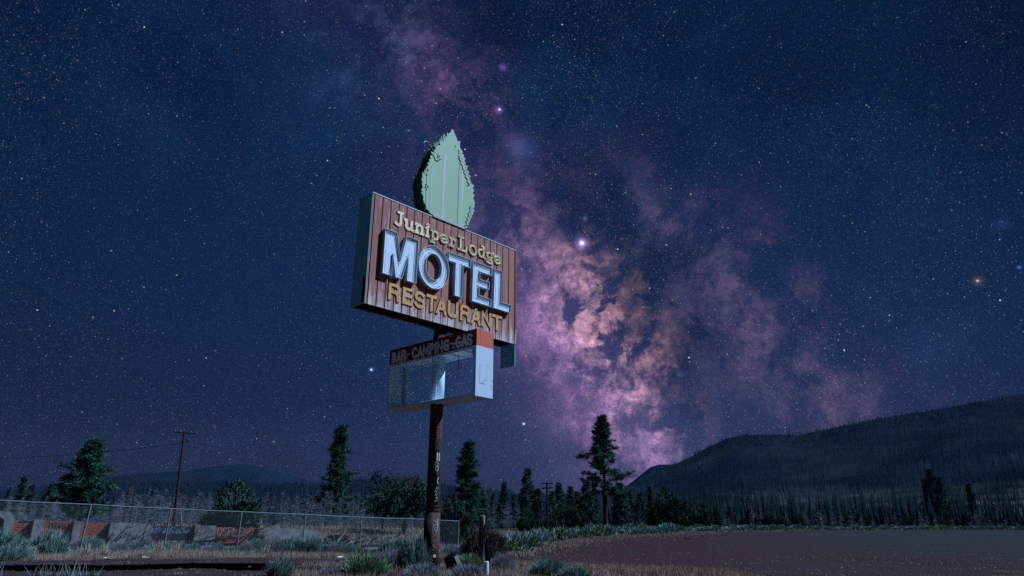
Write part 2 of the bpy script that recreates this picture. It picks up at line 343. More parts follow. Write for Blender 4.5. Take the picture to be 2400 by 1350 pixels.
# ------------------------------------------------------------------ the motel sign
TH = 0.7509; SW, ST, ZT, ZB = 6.3229, .6927, 10.6077, 7.1217; LL, LT, LZT, LZM, LZB = 4.0832, .7086, 6.647, 6.1509, 4.668
SX = empty('motel_sign', (-2.2772, 22.0, 0), math.pi / 2 - TH)
tag(SX, 'tall roadside motel sign on one pole with green juniper emblem on top', 'sign')
m_board = mat('faded_red_brown_board', (.32, .128, .098), .75, .16, 1.1, None, stretch=(1.6, 1, .5), bump=.1)
def weather(m, zc, zs, k):               # chalky wear streaks on boards
    t = m.node_tree; b = t.nodes['Principled BSDF']; src = b.inputs['Base Color'].links[0].from_socket
    tcn = t.nodes.new('ShaderNodeTexCoord'); gm = t.nodes.new('ShaderNodeNewGeometry')
    mp = t.nodes.new('ShaderNodeMapping'); mp.inputs['Scale'].default_value = (9, 9, 1.2); t.links.new(gm.outputs['Position'], mp.inputs[0])
    n = t.nodes.new('ShaderNodeTexNoise'); n.inputs['Scale'].default_value = 1.; n.inputs['Detail'].default_value = 7; n.inputs['Roughness'].default_value = .62; t.links.new(mp.outputs[0], n.inputs['Vector'])
    sp = t.nodes.new('ShaderNodeSeparateXYZ'); t.links.new(gm.outputs['Position'], sp.inputs[0])
    mr = t.nodes.new('ShaderNodeMapRange'); mr.inputs[1].default_value = zc + zs; mr.inputs[2].default_value = zc; mr.inputs[3].default_value = -.03; mr.inputs[4].default_value = .20; t.links.new(sp.outputs[2], mr.inputs[0])
    ad = t.nodes.new('ShaderNodeMath'); ad.operation = 'ADD'; t.links.new(n.outputs['Fac'], ad.inputs[0]); t.links.new(mr.outputs[0], ad.inputs[1])
    m2 = t.nodes.new('ShaderNodeMapRange'); m2.inputs[1].default_value = .55; m2.inputs[2].default_value = .80; m2.inputs[4].default_value = k; t.links.new(ad.outputs[0], m2.inputs[0])
    mx = t.nodes.new('ShaderNodeMix'); mx.data_type = 'RGBA'; t.links.new(m2.outputs[0], mx.inputs[0]); t.links.new(src, mx.inputs[6]); mx.inputs[7].default_value = (.60, .56, .54, 1)
    t.links.new(mx.outputs[2], b.inputs['Base Color'])
weather(m_board, 7.15, .9, .95)
m_teal = mat('teal_sheet_metal', (.14, .46, .55), .6, .14, 2.5, stretch=(1, 1, .3))
m_dark = mat('dark_backing', (.006, .005, .006), .9, .2)
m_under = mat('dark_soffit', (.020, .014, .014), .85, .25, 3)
m_flash = mat('pale_flashing', (.42, .42, .42), .5, .15)
m_white = mat('white_enamel', (.62, .70, .80), .45, .05, 1.5, bump=.03)
m_wall = mat('letter_return', (.42, .50, .56), .5, .12, 3)
m_tube = mat('neon_glass', (.50, .53, .56), .3, .1, 4, spec=.5)
m_ink = mat('black_stud', (.01, .01, .012), .7, .1)
m_cream = mat('cream_paint', (.88, .70, .45), .6, .10, 6)
m_rim = mat('yellow_rim_paint', (.62, .42, .14), .6, .12, 6)
m_ochre = mat('ochre_paint', (.62, .33, .11), .6, .10, 5)
FY = -ST / 2                             # front plane of the big cabinet
def up3(s, q, d): return (s - SW / 2, FY - d, q)
cab = MB().box(-SW / 2 + .02, SW / 2 - .02, FY + .035, ST / 2 - .035, ZB + .09, ZT - .03).build('cabinet', m_dark, SX)
MB().box(-SW / 2 - .002, -SW / 2 + .03, FY + .008, ST / 2 - .008, ZB + .012, ZT - .012).build('end_panel', m_teal, cab)
MB().box(SW / 2 - .03, SW / 2 + .002, FY + .008, ST / 2 - .008, ZB - .76, ZT - .012).build('end_panel', m_teal, cab)
MB().box(-SW / 2 - .012, -SW / 2 - .003, FY + .03, FY + .15, ZB + .06, ZB + .85).build('recess_shade', m_dark, cab)  # dark plate standing in for a shaded recess at the panel's front edge
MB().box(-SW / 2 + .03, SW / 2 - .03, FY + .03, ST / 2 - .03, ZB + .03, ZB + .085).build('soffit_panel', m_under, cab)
MB().box(-SW / 2 + .03, SW / 2 - .03, ST / 2 - .034, ST / 2, ZB, ZT - .02).build('back_panel', m_board, cab)
MB().box(-SW / 2 - .006, SW / 2 + .006, FY - .012, FY + .03, ZT - .028, ZT + .008).build('top_flashing', m_flash, cab)
MB().box(SW / 2 - .022, SW / 2 + .008, FY - .014, FY + .007, ZB - .002, ZT - .03).build('corner_trim', m_board, cab)
edges = [0.0] + [.082 + .3087 * k for k in range(21)]
edges = [e for e in edges if e < SW - .05] + [SW - .024]
for a, b in zip(edges[:-1], edges[1:]):
    gp = .019; j = random.Random(int(a * 1000)).uniform(-.003, .003)
    MB().box(a + gp - SW / 2, b - gp - SW / 2, FY + j, FY + .034, ZB + .003 * (j > 0), ZT - .03).build('board', m_board, cab)
# MOTEL: open channel letters
def channel(name, out, holes, inset=.075):
    n = [out] + list(holes); pts = [p for l in n for p in l]; tri = tess(out, holes)
    me = MB(); me.add([up3(x, q, .085) for x, q in pts], [t for t in tri]); L = me.build('letter', m_white, SX); L['label'] = f'white channel letter {name}'
    w = MB(); tb = MB()
    for k, l in enumerate(n):
        sgn = -1 if area(l) > 0 else 1
        if k: sgn = -sgn
        inn = offset_closed(l, -sgn * .014); m_ = len(l)
        a0 = len(w.v); d0, d1 = .003, .135
        w.add([up3(x, q, d1) for x, q in l] + [up3(x, q, d0) for x, q in l] + [up3(x, q, d1) for x, q in inn] + [up3(x, q, d0) for x, q in inn],
              [(i, (i + 1) % m_, m_ + (i + 1) % m_, m_ + i) for i in range(m_)] + [(2 * m_ + i, 3 * m_ + i, 3 * m_ + (i + 1) % m_, 2 * m_ + (i + 1) % m_) for i in range(m_)] +
              [(i, 2 * m_ + i, 2 * m_ + (i + 1) % m_, (i + 1) % m_) for i in range(m_)])
        tl = offset_closed(l, -sgn * inset); tb.tube([up3(x, q, .118) for x, q in tl + [tl[0]]], .0075, 5, False)
        tl = offset_closed(l, -sgn * (inset + .045))
    w.build('letter_wall', m_wall, L); tb.build('neon_tube', m_tube, L); return L
def area(p): return sum(p[i][0] * p[(i + 1) % len(p)][1] - p[(i + 1) % len(p)][0] * p[i][1] for i in range(len(p)))
channel('M', [(.45, 9.54), (.90, 9.54), (1.09, 8.72), (1.27, 9.54), (1.74, 9.54), (1.72, 8.12), (1.36, 8.12), (1.37, 8.83), (1.17, 8.12), (.93, 8.12), (.79, 8.83), (.80, 8.12), (.45, 8.12)], [], .07)
channel('O', arc(2.41, 8.84, .63, .71, 0, 350, 35), [arc(2.40, 8.85, .325, .43, 0, 348, 29)])
channel('T', [(3.02, 9.54), (3.99, 9.54), (3.98, 9.24), (3.65, 9.24), (3.65, 8.13), (3.31, 8.13), (3.31, 9.24), (3.01, 9.24)], [])
channel('E', [(4.09, 9.54), (4.99, 9.54), (4.98, 9.24), (4.43, 9.24), (4.42, 8.98), (4.88, 8.98), (4.87, 8.71), (4.41, 8.71), (4.40, 8.40), (4.97, 8.40), (4.96, 8.13), (4.08, 8.13)], [])
channel('L', [(5.12, 9.54), (5.50, 9.54), (5.47, 8.42), (5.96, 8.42), (5.93, 8.13), (5.08, 8.13)], [])
# stroke letters (unit box: x 0-1, z 0-1)
G = {
 'R': [[(0, 0), (0, 1)], [(0, 1), (.55, 1)] + arc(.62, .75, .36, .25, 90, -90, 8) + [(.0, .5)], [(.62, .5), (.9, .36), (.95, 0)]],
 'E': [[(1, 1), (0, 1), (0, 0), (1, 0)], [(0, .52), (.9, .52)]],
 'S': [arc(.5, .74, .46, .26, 25, 270, 12) + arc(.5, .25, .46, .25, 80, -165, 12)],
 'T': [[(0, 1), (1, 1)], [(.5, 1), (.5, 0)]],
 'A': [[(0, 0), (.48, 1), (.52, 1), (1, 0)], [(.2, .32), (.8, .32)]],
 'U': [[(0, 1), (0, .28)] + arc(.5, .28, .5, .28, 180, 360, 10) + [(1, 1)]],
 'N': [[(0, 0), (0, 1), (1, 0), (1, 1)]],
 'B': [[(0, 0), (0, 1), (.5, 1)] + arc(.5, .76, .38, .24, 90, -90, 7) + [(0, .52)], [(.5, .52)] + arc(.52, .26, .44, .26, 90, -90, 7) + [(0, 0)]],
 'C': [arc(.52, .5, .5, .5, 40, 320, 16)],
 'M': [[(0, 0), (.04, 1), (.5, .25), (.96, 1), (1, 0)]],
 'P': [[(0, 0), (0, 1), (.5, 1)] + arc(.5, .73, .48, .27, 90, -90, 8) + [(0, .46)]],
 'I': [[(.5, 0), (.5, 1)]],
 'G': [arc(.52, .5, .5, .5, 45, 330, 16) + [(1, .45), (.6, .45)]],
 'J': [[(.35, 1), (.95, 1)], [(.72, 1), (.72, .2)] + arc(.42, .2, .3, .2, 0, -120, 6) + [(0, .1)]],
 'u': [[(-.05, 1), (.12, 1), (.12, .3)] + arc(.44, .3, .32, .3, 180, 345, 8), [(.8, 1), (.8, .06), (1, 0)]],
 'n': [[(-.02, 1), (.14, 1), (.14, .0)], [(.14, .65)] + arc(.48, .65, .33, .35, 165, 0, 8) + [(.81, .0)], [(0, 0), (.3, 0)], [(.66, 0), (1, 0)]],
 'i': [[(-.2, 1), (.5, 1), (.5, 0)], [(-.1, 0), (1.1, 0)], arc(.5, 1.36, .3, .11, 0, 360, 8)],
 'p': [[(0, 1), (.2, 1), (.2, -.45)], arc(.55, .5, .42, .5, 150, -150, 14), [(0, -.45), (.45, -.45)]],
 'e': [[(.06, .45), (.96, .62)] + arc(.5, .52, .48, .48, 12, 320, 16)],
 'r': [[(0, 1), (.25, 1), (.25, 0)], [(.25, .6)] + arc(.62, .6, .36, .38, 170, 40, 6), [(0, 0), (.55, 0)]],
 'L': [[(0, 1), (.55, 1)], [(.26, 1), (.26, 0)], [(0, 0), (.9, 0), (1, .34)]],
 'o': [arc(.5, .5, .46, .5, 0, 360, 20)],
 'd': [arc(.44, .5, .42, .5, 30, 330, 14), [(.5, 1.5), (.82, 1.5), (.82, .05), (1, 0)]],
 'g': [arc(.46, .62, .38, .38, 0, 360, 14), arc(.48, -.18, .44, .24, 0, 360, 12), [(.3, .26), (.2, .1), (.5, .06)], [(.72, .92), (1.02, 1.08)]],
}
def stroke_letter(ch, x0, x1, z0, z1, w, m, f3, d0, d1, parent, tube=None, studs=True, edge=None, name='letter'):
    mb = MB(); tb = MB(); sb = MB(); eb = MB(); h = w / 2; rs = random.Random(round(x0 * 100) + ord(ch))
    for k, st in enumerate(G[ch]):
        P = [(x0 + h + (x1 - x0 - w) * a, z0 + h + (z1 - z0 - w) * b) for a, b in st]
        P = [p for i, p in enumerate(P) if i == 0 or math.dist(p, P[i - 1]) > 1e-4]
        if math.dist(P[0], P[-1]) > .01:
            a = nrm(np.subtract(P[0], P[1])); b = nrm(np.subtract(P[-1], P[-2])); P[0] = tuple(np.array(P[0]) + a * h); P[-1] = tuple(np.array(P[-1]) + b * h)
        mb.ribbon(P, w, f3, d0, d1 + .0017 * k)
        if edge: 
            for sd in offset_open(P, h * .98): eb.tube([f3(*p, d1 + .006) for p in sd], .008, 4)
        if tube: tb.tube([f3(*p, d1 + .03) for p in P], tube, 5)
        if studs:
            for p in (P[0], P[-1], P[len(P) // 2]):
                c = np.array(p) + np.array([rs.uniform(-.2, .2), rs.uniform(-.2, .2)]) * w; r_ = w * .10
                sb.tube([f3(c[0] - r_, c[1] - r_, d1 + .012), f3(c[0] + r_, c[1] + r_, d1 + .02)], r_ * .8, 5)
    L = mb.build(name, m, parent); L['label'] = f'{ch} letter'
    if edge: eb.build('letter_rim', edge, L)
    if tube: tb.build('neon_tube', m_tube, L)
    if studs: sb.build('tube_support', m_ink, L)
    return L
for ch, a, b in zip('RESTAURANT', (.79, 1.32, 1.765, 2.235, 2.653, 3.13, 3.67, 4.16, 4.635, 5.12), (1.225, 1.725, 2.21, 2.69, 3.09, 3.575, 4.11, 4.59, 5.095, 5.62)):
    stroke_letter(ch, a, b, 7.415, 7.955, .098, m_ochre, up3, .004, .028, SX, None)
JL = [('J', .84, 1.20, 9.81, 10.32), ('u', 1.22, 1.61, 9.80, 10.16), ('n', 1.64, 2.03, 9.80, 10.16), ('i', 2.08, 2.24, 9.80, 10.16), ('p', 2.28, 2.645, 9.80, 10.15), ('e', 2.665, 3.045, 9.80, 10.15),
      ('r', 3.08, 3.41, 9.79, 10.14), ('L', 3.46, 3.92, 9.78, 10.31), ('o', 3.965, 4.365, 9.77, 10.17), ('d', 4.39, 4.755, 9.81, 10.15), ('g', 4.77, 5.165, 9.80, 10.14), ('e', 5.15, 5.535, 9.78, 10.13)]
for k, (ch, a, b, c, d_) in enumerate(JL):
    stroke_letter(ch, a, b, c, d_, .088 if k < 4 else .078, m_cream, up3, .004, .028, SX, None if k < 4 else .006, edge=m_rim if k >= 4 else None)
# juniper emblem
EM = [(2.291, 10.662), (2.132, 10.754), (1.95, 10.996), (1.863, 11.43), (1.829, 11.799), (1.972, 12.091), (2.10, 12.46), (2.17, 12.759), (2.408, 13.147), (2.581, 13.406), (2.90, 13.85), (3.063, 14.138), (3.201, 13.95), (3.303, 13.773), (3.442, 13.574),
      (3.563, 13.366), (3.727, 12.984), (3.93, 12.585), (4.092, 12.265), (4.138, 11.904), (4.219, 11.683), (4.146, 11.379), (4.035, 11.036), (3.83, 10.66)]
def jag(pts, step, amp, seed):  # ragged needle-like edge
    r = random.Random(seed); out = [pts[0]]
    for p, q in zip(pts[:-1], pts[1:]):
        L = math.dist(p, q); n = max(1, int(L / step)); dx, dz = (q[0] - p[0]) / L, (q[1] - p[1]) / L
        for k in range(n):
            t = (k + r.uniform(.05, .95)) / n; o_ = amp * r.uniform(.1, 1.5)
            x, y = p[0] + dx * L * t, p[1] + dz * L * t
            out.append((x - dz * o_ * .9 + dx * o_ * .3, y + dx * o_ * .9 + o_ * .55))
            t = (k + 1) / n; out.append((p[0] + dx * L * t + dz * amp * r.uniform(.1, .5), p[1] + dz * L * t - dx * amp * r.uniform(.1, .5)))
    out[-1] = pts[-1]; return out
bot = [(3.4, 10.60), (2.7, 10.60)]
m_green = mat('pale_green_paint', (.29, .43, .26), .6, .10, .9, (.56, .56, .48), .60, .70, stretch=(2.2, 2.2, .06))
m_dgreen = mat('deep_green_paint', (.03, .20, .10), .65, .2, 3)
e = MB().extrude(jag(EM, .13, .066, 4) + bot, lambda s, q, d: (s - SW / 2, FY + .02 - d, q), 0, .03, True).build('emblem', m_green, SX); e['label'] = 'pale green jagged juniper emblem above the cabinet'
sm_ = offset_closed(EM, -.13 if area(EM) < 0 else .13)
MB().extrude(sm_, lambda s, q, d: (s - SW / 2, FY + .022 - d, q), -.40, -.003, True).build('emblem_side', m_dgreen, e)
MB().extrude(jag(EM, .15, .055, 9) + bot, lambda s, q, d: (s - SW / 2, FY + .02 - d, q), -.43, -.402, True).build('emblem_back', m_dgreen, e)
MB().box(2.35 - SW / 2, 3.78 - SW / 2, FY - .035, FY - .012, ZT - .01, ZT + .055).build('emblem_bracket', m_flash, e)
for xa in (2.02, 3.42): MB().box(xa - SW / 2, xa - SW / 2 + .012, FY - .016, FY - .011, ZT + .06, 13.2 if xa > 3 else 12.2).build('panel_seam', m_dgreen, e)
m_streak = mat('pale_streak_green', (.47, .50, .43), .6, .12, 2, (.38, .46, .34), .45, .6, stretch=(8, 8, .3))  # paler grey-green for the vertical strips on the emblem front
MB().box(2.70 - SW / 2, 2.83 - SW / 2, FY - .014, FY - .011, ZT + .06, 13.05).build('pale_streak', m_streak, e)
MB().box(2.20 - SW / 2, 2.25 - SW / 2, FY - .014, FY - .011, ZT + .25, 12.35).build('pale_streak', m_streak, e)
def wig(p0, n, dx, dz, a, seed):
    r = random.Random(seed); return [(p0[0] + dx * k / n + a * math.sin(k * 1.9 + r.uniform(-.4, .4)), p0[1] + dz * k / n) for k in range(n + 1)]
for p in (wig((3.42, 13.3), 22, .55, -.95, .045, 1), wig((4.02, 11.45), 16, -.22, -.85, .05, 2)):
    MB().tube([up3(x, q, .06) for x, q in p], .014, 5).build('neon_tube', m_flash, e)
MB().tube([up3(x, q, .07) for x, q in arc(1.93, 12.98, .15, .14, 170, 30, 8) + [(2.2, 12.9), (2.35, 12.86), (2.42, 12.72), (2.55, 12.74), (2.62, 12.86), (2.7, 12.88)]], .015, 5).build('neon_tube', m_white, e)
st_ = MB()
for x, q in ((1.98, 11.5), (2.02, 11.42), (2.0, 11.6), (2.08, 11.55), (2.05, 12.15), (2.0, 11.95), (2.45, 12.78), (2.5, 12.84), (3.2, 13.5), (3.36, 13.4), (3.38, 13.32), (3.85, 12.25), (3.98, 11.5), (3.95, 11.42), (4.02, 11.38), (2.5, 13.28)):
    st_.tube([up3(x, q, 0), up3(x + .02, q + .02, .025)], .022, 5)
st_.build('tube_support', m_ink, e)
# pole
m_rust = mat('rusty_pole_paint', (.105, .052, .040), .8, .25, 4, (.045, .032, .034), .40, .58, stretch=(1, 1, .5), bump=.25)
pole = MB().tube([(0, 0, -.4), (0, 0, 3.4), (0, 0, ZB + .04)], [.205, .195, .19], 28).build('pole', m_rust, SX, smooth=True)
MB().tube([(0, 0, -.3), (0, 0, 1.52)], [.245, .232], 28).build('sleeve', m_rust, pole, smooth=True)
MB().tube([(0, 0, 1.55), (0, 0, 1.64)], .225, 28).build('collar', m_rust, pole); MB().tube([(0, 0, 1.68), (0, 0, 1.72)], .22, 28).build('collar', m_rust, pole)
MB().tube([(0, 0, 2.62), (0, 0, 2.66)], .208, 28).build('weld_band', m_rust, pole)
m_spray = mat('white_spray_paint', (.42, .42, .43), .8, .3, 30)
view = math.atan2(-22, 2.2772) - (math.pi / 2 - TH)      # direction from the pole to the road, in the sign's frame
def onpole(u, q, d, r0): a = view + u / r0; return (math.cos(a) * (r0 + d), math.sin(a) * (r0 + d), q)
def graf(strokes, u0, z0, s, r0, w=.016, sz=None):
    mb = MB()
    for k, st in enumerate(strokes):
        P = []
        for p, q in zip(st[:-1], st[1:]): P += [(p[0] + (q[0] - p[0]) * t, p[1] + (q[1] - p[1]) * t) for t in (0, .5)]
        P.append(st[-1]); mb.ribbon([(u0 + a * s, z0 + b * (sz or s)) for a, b in P], w, lambda a, b, d: onpole(a, b, d, r0), .0, .004 + .0012 * k)
    mb.build('graffiti', m_spray, pole)
graf([[(0, 1.6), (.05, .55)], [(.05, .9), (.05, -.5)], [(.05, .9), (.5, .8), (.45, .45), (.05, .35), (.55, -.4)], [(.75, 1.1), (.7, -.2)]], .02, 1.06, .2, .236, .026, .26)
graf([arc(.3, 1.5, .28, .3, 0, 360, 12), arc(.36, .95, .26, .26, 0, 360, 12), [(.4, .6), (.55, .2)], [(.75, -.2), (.5, -.5), (.55, -.9), (.8, -1)]], .02, 2.55, .17, .197, .022, .22)
rg = random.Random(8)
for k in range(15):
    q = .12 + k * .073; u0 = rg.uniform(-.06, .03); x = 0; P = []
    for t in range(rg.randint(4, 7)): P.append((x, rg.uniform(0, .5))); x += rg.uniform(.12, .3)
    graf([P], u0, q, .12, .240 - .008 * q / 1.5, .011, .12)
for k in range(5): graf([[(0, 0), (.3, .8), (.5, .1), (.8, .7)]], rg.uniform(.02, .08), 1.8 + k * .09, .09, .203, .010)
for k in range(6): graf([[(0, 0), (.1, .5)], [(.1, .9), (.2, 1.4)]], rg.uniform(.0, .05), 3.3 + k * .16, .08, .197, .012)
MB().ribbon([(.11, 2.98), (.11, 3.22)], .10, lambda a, b, d: onpole(a, b, d, .196), 0, .004).build('sticker', mat('paper_sticker', (.7, .7, .7), .7, .1), pole)
MB().ribbon([(.11, .30), (.11, .37)], .07, lambda a, b, d: onpole(a, b, d, .242), 0, .004).build('sticker', MATS['paper_sticker'], pole)
# lower sign frame
m_red = mat('orange_red_paint', (.62, .13, .07), .55, .10, 2)
m_maroon = mat('maroon_header_paint', (.16, .020, .018), .6, .15, 3)
m_lwhite = mat('weathered_white_panel', (.52, .60, .70), .5, .06, 2.2, (.30, .24, .22), .60, .72, stretch=(2, 2, 1.2))
m_ltrim = mat('light_teal_trim', (.58, .78, .92), .5, .12, 3)
m_ltl = mat('inner_teal', (.48, .68, .82), .6, .15, 4, (.24, .27, .28), .62, .78)
m_rib = mat('pale_panel_plastic', (.72, .77, .80), .6, .12, 3)
hx, hy = LT / 2, LL / 2
def lo3(s, q, d): return (-hx - d, hy - s, q)
hd = MB().box(-hx + .012, hx - .012, -hy + .012, hy - .012, LZM + .01, LZT - .01).build('lower_cabinet', m_maroon, SX)
MB().box(-hx, -hx + .011, -hy + .0, hy, LZM, LZT).build('header_panel', m_maroon, hd); MB().box(hx - .011, hx, -hy, hy, LZM, LZT).build('header_panel', m_maroon, hd)
MB().box(-hx + .0115, hx - .0115, -hy - .002, -hy + .011, LZM, LZT - .002).build('header_end', m_red, hd); MB().box(-hx + .0115, hx - .0115, hy - .011, hy + .002, LZM, LZT - .002).build('header_end', m_red, hd)
MB().box(-hx + .0115, hx - .0115, -hy + .012, hy - .012, LZT - .009, LZT).build('header_top', m_maroon, hd)
MB().box(-hx + .17, -hx + .173, -hy - .005, -hy - .0022, LZM + .02, LZT - .02).build('seam', m_maroon, hd)
nr_ = MB().box(-hx - .002, hx + .002, -hy, -hy + .03, LZB, LZM - .002).build('end_panel', m_lwhite, hd)
MB().box(-hx - .002, hx + .002, hy - .03, hy, LZB, LZM - .002).build('end_panel', m_ltl, hd)
for q0, q1, x0, x1 in ((5.05, 5.60, .16, .166), (5.05, 5.056, .16, .40)): MB().box(-hx + x0, -hx + x1, -hy - .0035, -hy - .0005, q0, q1).build('hatch_joint', m_ink, nr_)
for sd in (-1, 1):
    x0, x1 = (-hx - .006, -hx + .05) if sd < 0 else (hx - .05, hx + .006)
    MB().box(x0, x1, -hy + .031, hy - .031, LZM - .085, LZM - .003).build('trim_rail', m_ltrim, hd)
    MB().box(x0, x1, -hy + .031, hy - .031, LZB + .004, LZB + .075).build('trim_rail', m_ltrim, hd)
    MB().box(x0, x1, -hy + .031, -hy + .075, LZB + .076, LZM - .086).build('frame_post', m_ltrim, hd)
    MB().box(x0, x1, hy - .075, hy - .031, LZB + .076, LZM - .086).build('frame_post', m_ltrim, hd)
MB().box(-hx + .051, hx - .051, -hy + .031, hy - .031, LZB, LZB + .02).build('bottom_pan', m_rib, hd)
MB().box(-hx + .052, hx - .052, -hy + .032, hy - .032, LZM - .012, LZM + .008).build('ceiling_panel', m_rib, hd)
for k in range(1, 6):
    y = -hy + LL * k / 6; MB().box(-hx + .052, hx - .052, y - .03, y + .03, LZM - .06, LZM - .0125).build('rib', m_ltl, hd)
MB().add([(-hx + .02, -hy + .032, LZM - .09), (-hx + .02, -hy + .22, LZM - .09), (-hx + .02, -hy + .032, LZM - .75), (-hx + .03, -hy + .032, LZM - .09), (-hx + .03, -hy + .22, LZM - .09), (-hx + .03, -hy + .032, LZM - .75)],
         [(0, 1, 2), (5, 4, 3), (0, 3, 4, 1), (1, 4, 5, 2), (2, 5, 3, 0)]).build('gusset', m_ltl, hd)
MB().tube([(0, 0, LZB + .021), (0, 0, LZM - .013)], .213, 24).build('column_casing', m_ltl, hd, smooth=True)
MB().box(hx - .16, hx - .055, hy - .28, hy - .16, LZB + .02, LZM - .013).build('frame_post', m_ltl, hd)
MB().box(hx - .14, hx - .055, .30, .36, LZB + .02, LZM - .013).build('frame_post', m_ltl, hd); 
for q in (5.62, 4.86): MB().tube([(.12, hy - .03, q), (.12, .216, q)], .017, 6).build('lamp_rod', m_flash, hd)
MB().tube([(-.24, -.19, LZB + .1), (-.24, -.19, 5.55)], .022, 8).build('lit_edge_stripe', m_white, hd)  # white tube standing in for the narrow lit edge of the column, no lamp
for y, q, l in ((-.9, .0, .5), (-1.5, .1, .35), (.7, -.1, .42)): MB().tube([(q, y, LZM - .05), (q + .03, y + .02, LZM - .05 - l * .6), (q - .02, y - .05, LZM - .05 - l)], .008, 5).build('loose_wire', m_ink, hd)
for y in np.linspace(-hy + .2, hy - .2, 12):
    MB().tube([(-hx - .006, y, LZM - .045), (-hx - .014, y, LZM - .045)], .013, 6).build('bolt', m_ink, hd)
m_lblue = mat('grey_white_letter_paint', (.80, .88, .90), .6, .12, 8)
for ch, a, b in (('B', .155, .36), ('A', .40, .625), ('R', .64, .875), ('C', 1.17, 1.455), ('A', 1.455, 1.70), ('M', 1.70, 2.015), ('P', 2.03, 2.235), ('I', 2.255, 2.365), ('N', 2.385, 2.64), ('G', 2.665, 2.925), ('G', 3.205, 3.475), ('A', 3.475, 3.71), ('S', 3.695, 3.945)):
    stroke_letter(ch, a, b, 6.175, 6.535, .072, m_lblue, lo3, .001, .03, hd, None, False)
for P in ([(.84, 6.16), (.94, 6.36), (1.08, 6.36)], [(2.95, 6.37), (3.06, 6.37)], [(3.19, 6.20), (3.08, 6.22), (3.16, 6.36), (3.02, 6.345)]):
    MB().ribbon(P, .03, lo3, .001, .024).build('dash_mark', m_lblue, hd)

# ------------------------------------------------------------------ plants: meshes made once, copied as things
def blades(base, dirs, length, width, rng):     # one slim triangle per blade
    n = len(base); t = dirs / np.linalg.norm(dirs, axis=1, keepdims=True)
    p = np.cross(t, rng.normal(size=(n, 3))); p /= np.linalg.norm(p, axis=1, keepdims=True) + 1e-9
    w = np.broadcast_to(np.asarray(width), (n,))[:, None]; l = np.broadcast_to(np.asarray(length), (n,))[:, None]
    V = np.stack([base - p * w / 2, base + p * w / 2, base + t * l], 1).reshape(-1, 3)
    return V, np.arange(3 * n).reshape(-1, 3)
def tubes_np(paths, name):                       # list of (points, r0, r1, sides) -> mesh
    mb = MB()
    for p, r0, r1, n in paths: mb.tube(p, [r0, r1], n, False)
    me = bpy.data.meshes.new(name); me.from_pydata(mb.v, [], mb.f); me.update(); return me
m_bark = mat('pine_bark', (.060, .034, .024), .95, .3, 6, stretch=(1, 1, .2), bump=.4)
m_deadwood = mat('grey_dead_wood', (.17, .175, .19), .95, .3, 6, stretch=(1, 1, .3))
m_palewood = mat('bleached_wood', (.30, .29, .28), .9, .25, 6)
m_char = mat('charred_wood', (.010, .010, .011), .95, .3, 6)
m_pine = mat('pine_needles', (.036, .098, .064), .8, .3, .8, (.058, .135, .082), .4, .62)
m_pine2 = mat('fir_needles', (.038, .088, .068), .8, .3, .8, (.060, .115, .086), .4, .62)
m_jun = mat('juniper_foliage', (.022, .056, .036), .85, .25, 1.0, (.040, .080, .048), .4, .62)
m_olive = mat('olive_foliage', (.026, .052, .040), .85, .3, .8, (.055, .085, .068), .4, .62)
m_rusty = mat('rust_brown_foliage', (.11, .07, .048), .9, .25, 1.0, (.07, .062, .045), .4, .62)
def pine_mesh(seed, H, Rr, base, nb, prof, droop=.12, tuft=1.15, per=9, bl=24):
    g = np.random.default_rng(seed); tr = []; B = []; D = []; L = []
    bend = g.normal(0, .012, 2) * H
    def axis(t): return np.array([bend[0] * t * t, bend[1] * t * t, H * t])
    trunk = [axis(t) for t in np.linspace(0, .98, 9)]
    for k in range(nb):
        t = base + (1 - base) * ((k + g.uniform(0, 1)) / nb) ** .9; a = k * 2.4 + g.normal(0, .5)
        l = Rr * prof(t) * g.uniform(.55, 1.12) * (1.25 if g.random() < .12 else 1)
        if l < .05 * Rr: l = .05 * Rr
        o = axis(t); d = np.array([math.cos(a), math.sin(a), 0]); rise = g.uniform(-.15, .35) + .5 * (t - .4)
        P = [o + d * l * s + np.array([0, 0, l * (rise * s - droop * 2 * s + droop * 2.2 * s * s)]) for s in (0, .5, 1)]
        tr.append((P, H * .0035 * (1.15 - t), H * .001, 3))
        for q in range(per):
            s = g.uniform(.30, 1.0) if l > .25 * Rr else g.uniform(0, 1)
            c = P[0] * (1 - s) ** 2 + 2 * P[1] * s * (1 - s) + P[2] * s * s + g.normal(0, .06, 3) * Rr * np.array([1, 1, .7])
            n = bl; B.append(np.repeat(c[None], n, 0) + g.normal(0, .035 * Rr, (n, 3))); D.append(g.normal(0, 1, (n, 3)) + d * .55 + np.array([0, 0, .35])); L.append(g.uniform(.09, .19, n) * Rr * tuft)
    B = np.concatenate(B); D = np.concatenate(D); L = np.concatenate(L); V, F = blades(B, D, L, L * .17, g)
    return tubes_np([(trunk, H * .0165, H * .003, 7)], 'trunk'), tubes_np(tr, 'branches'), np_mesh('crown', V, F)
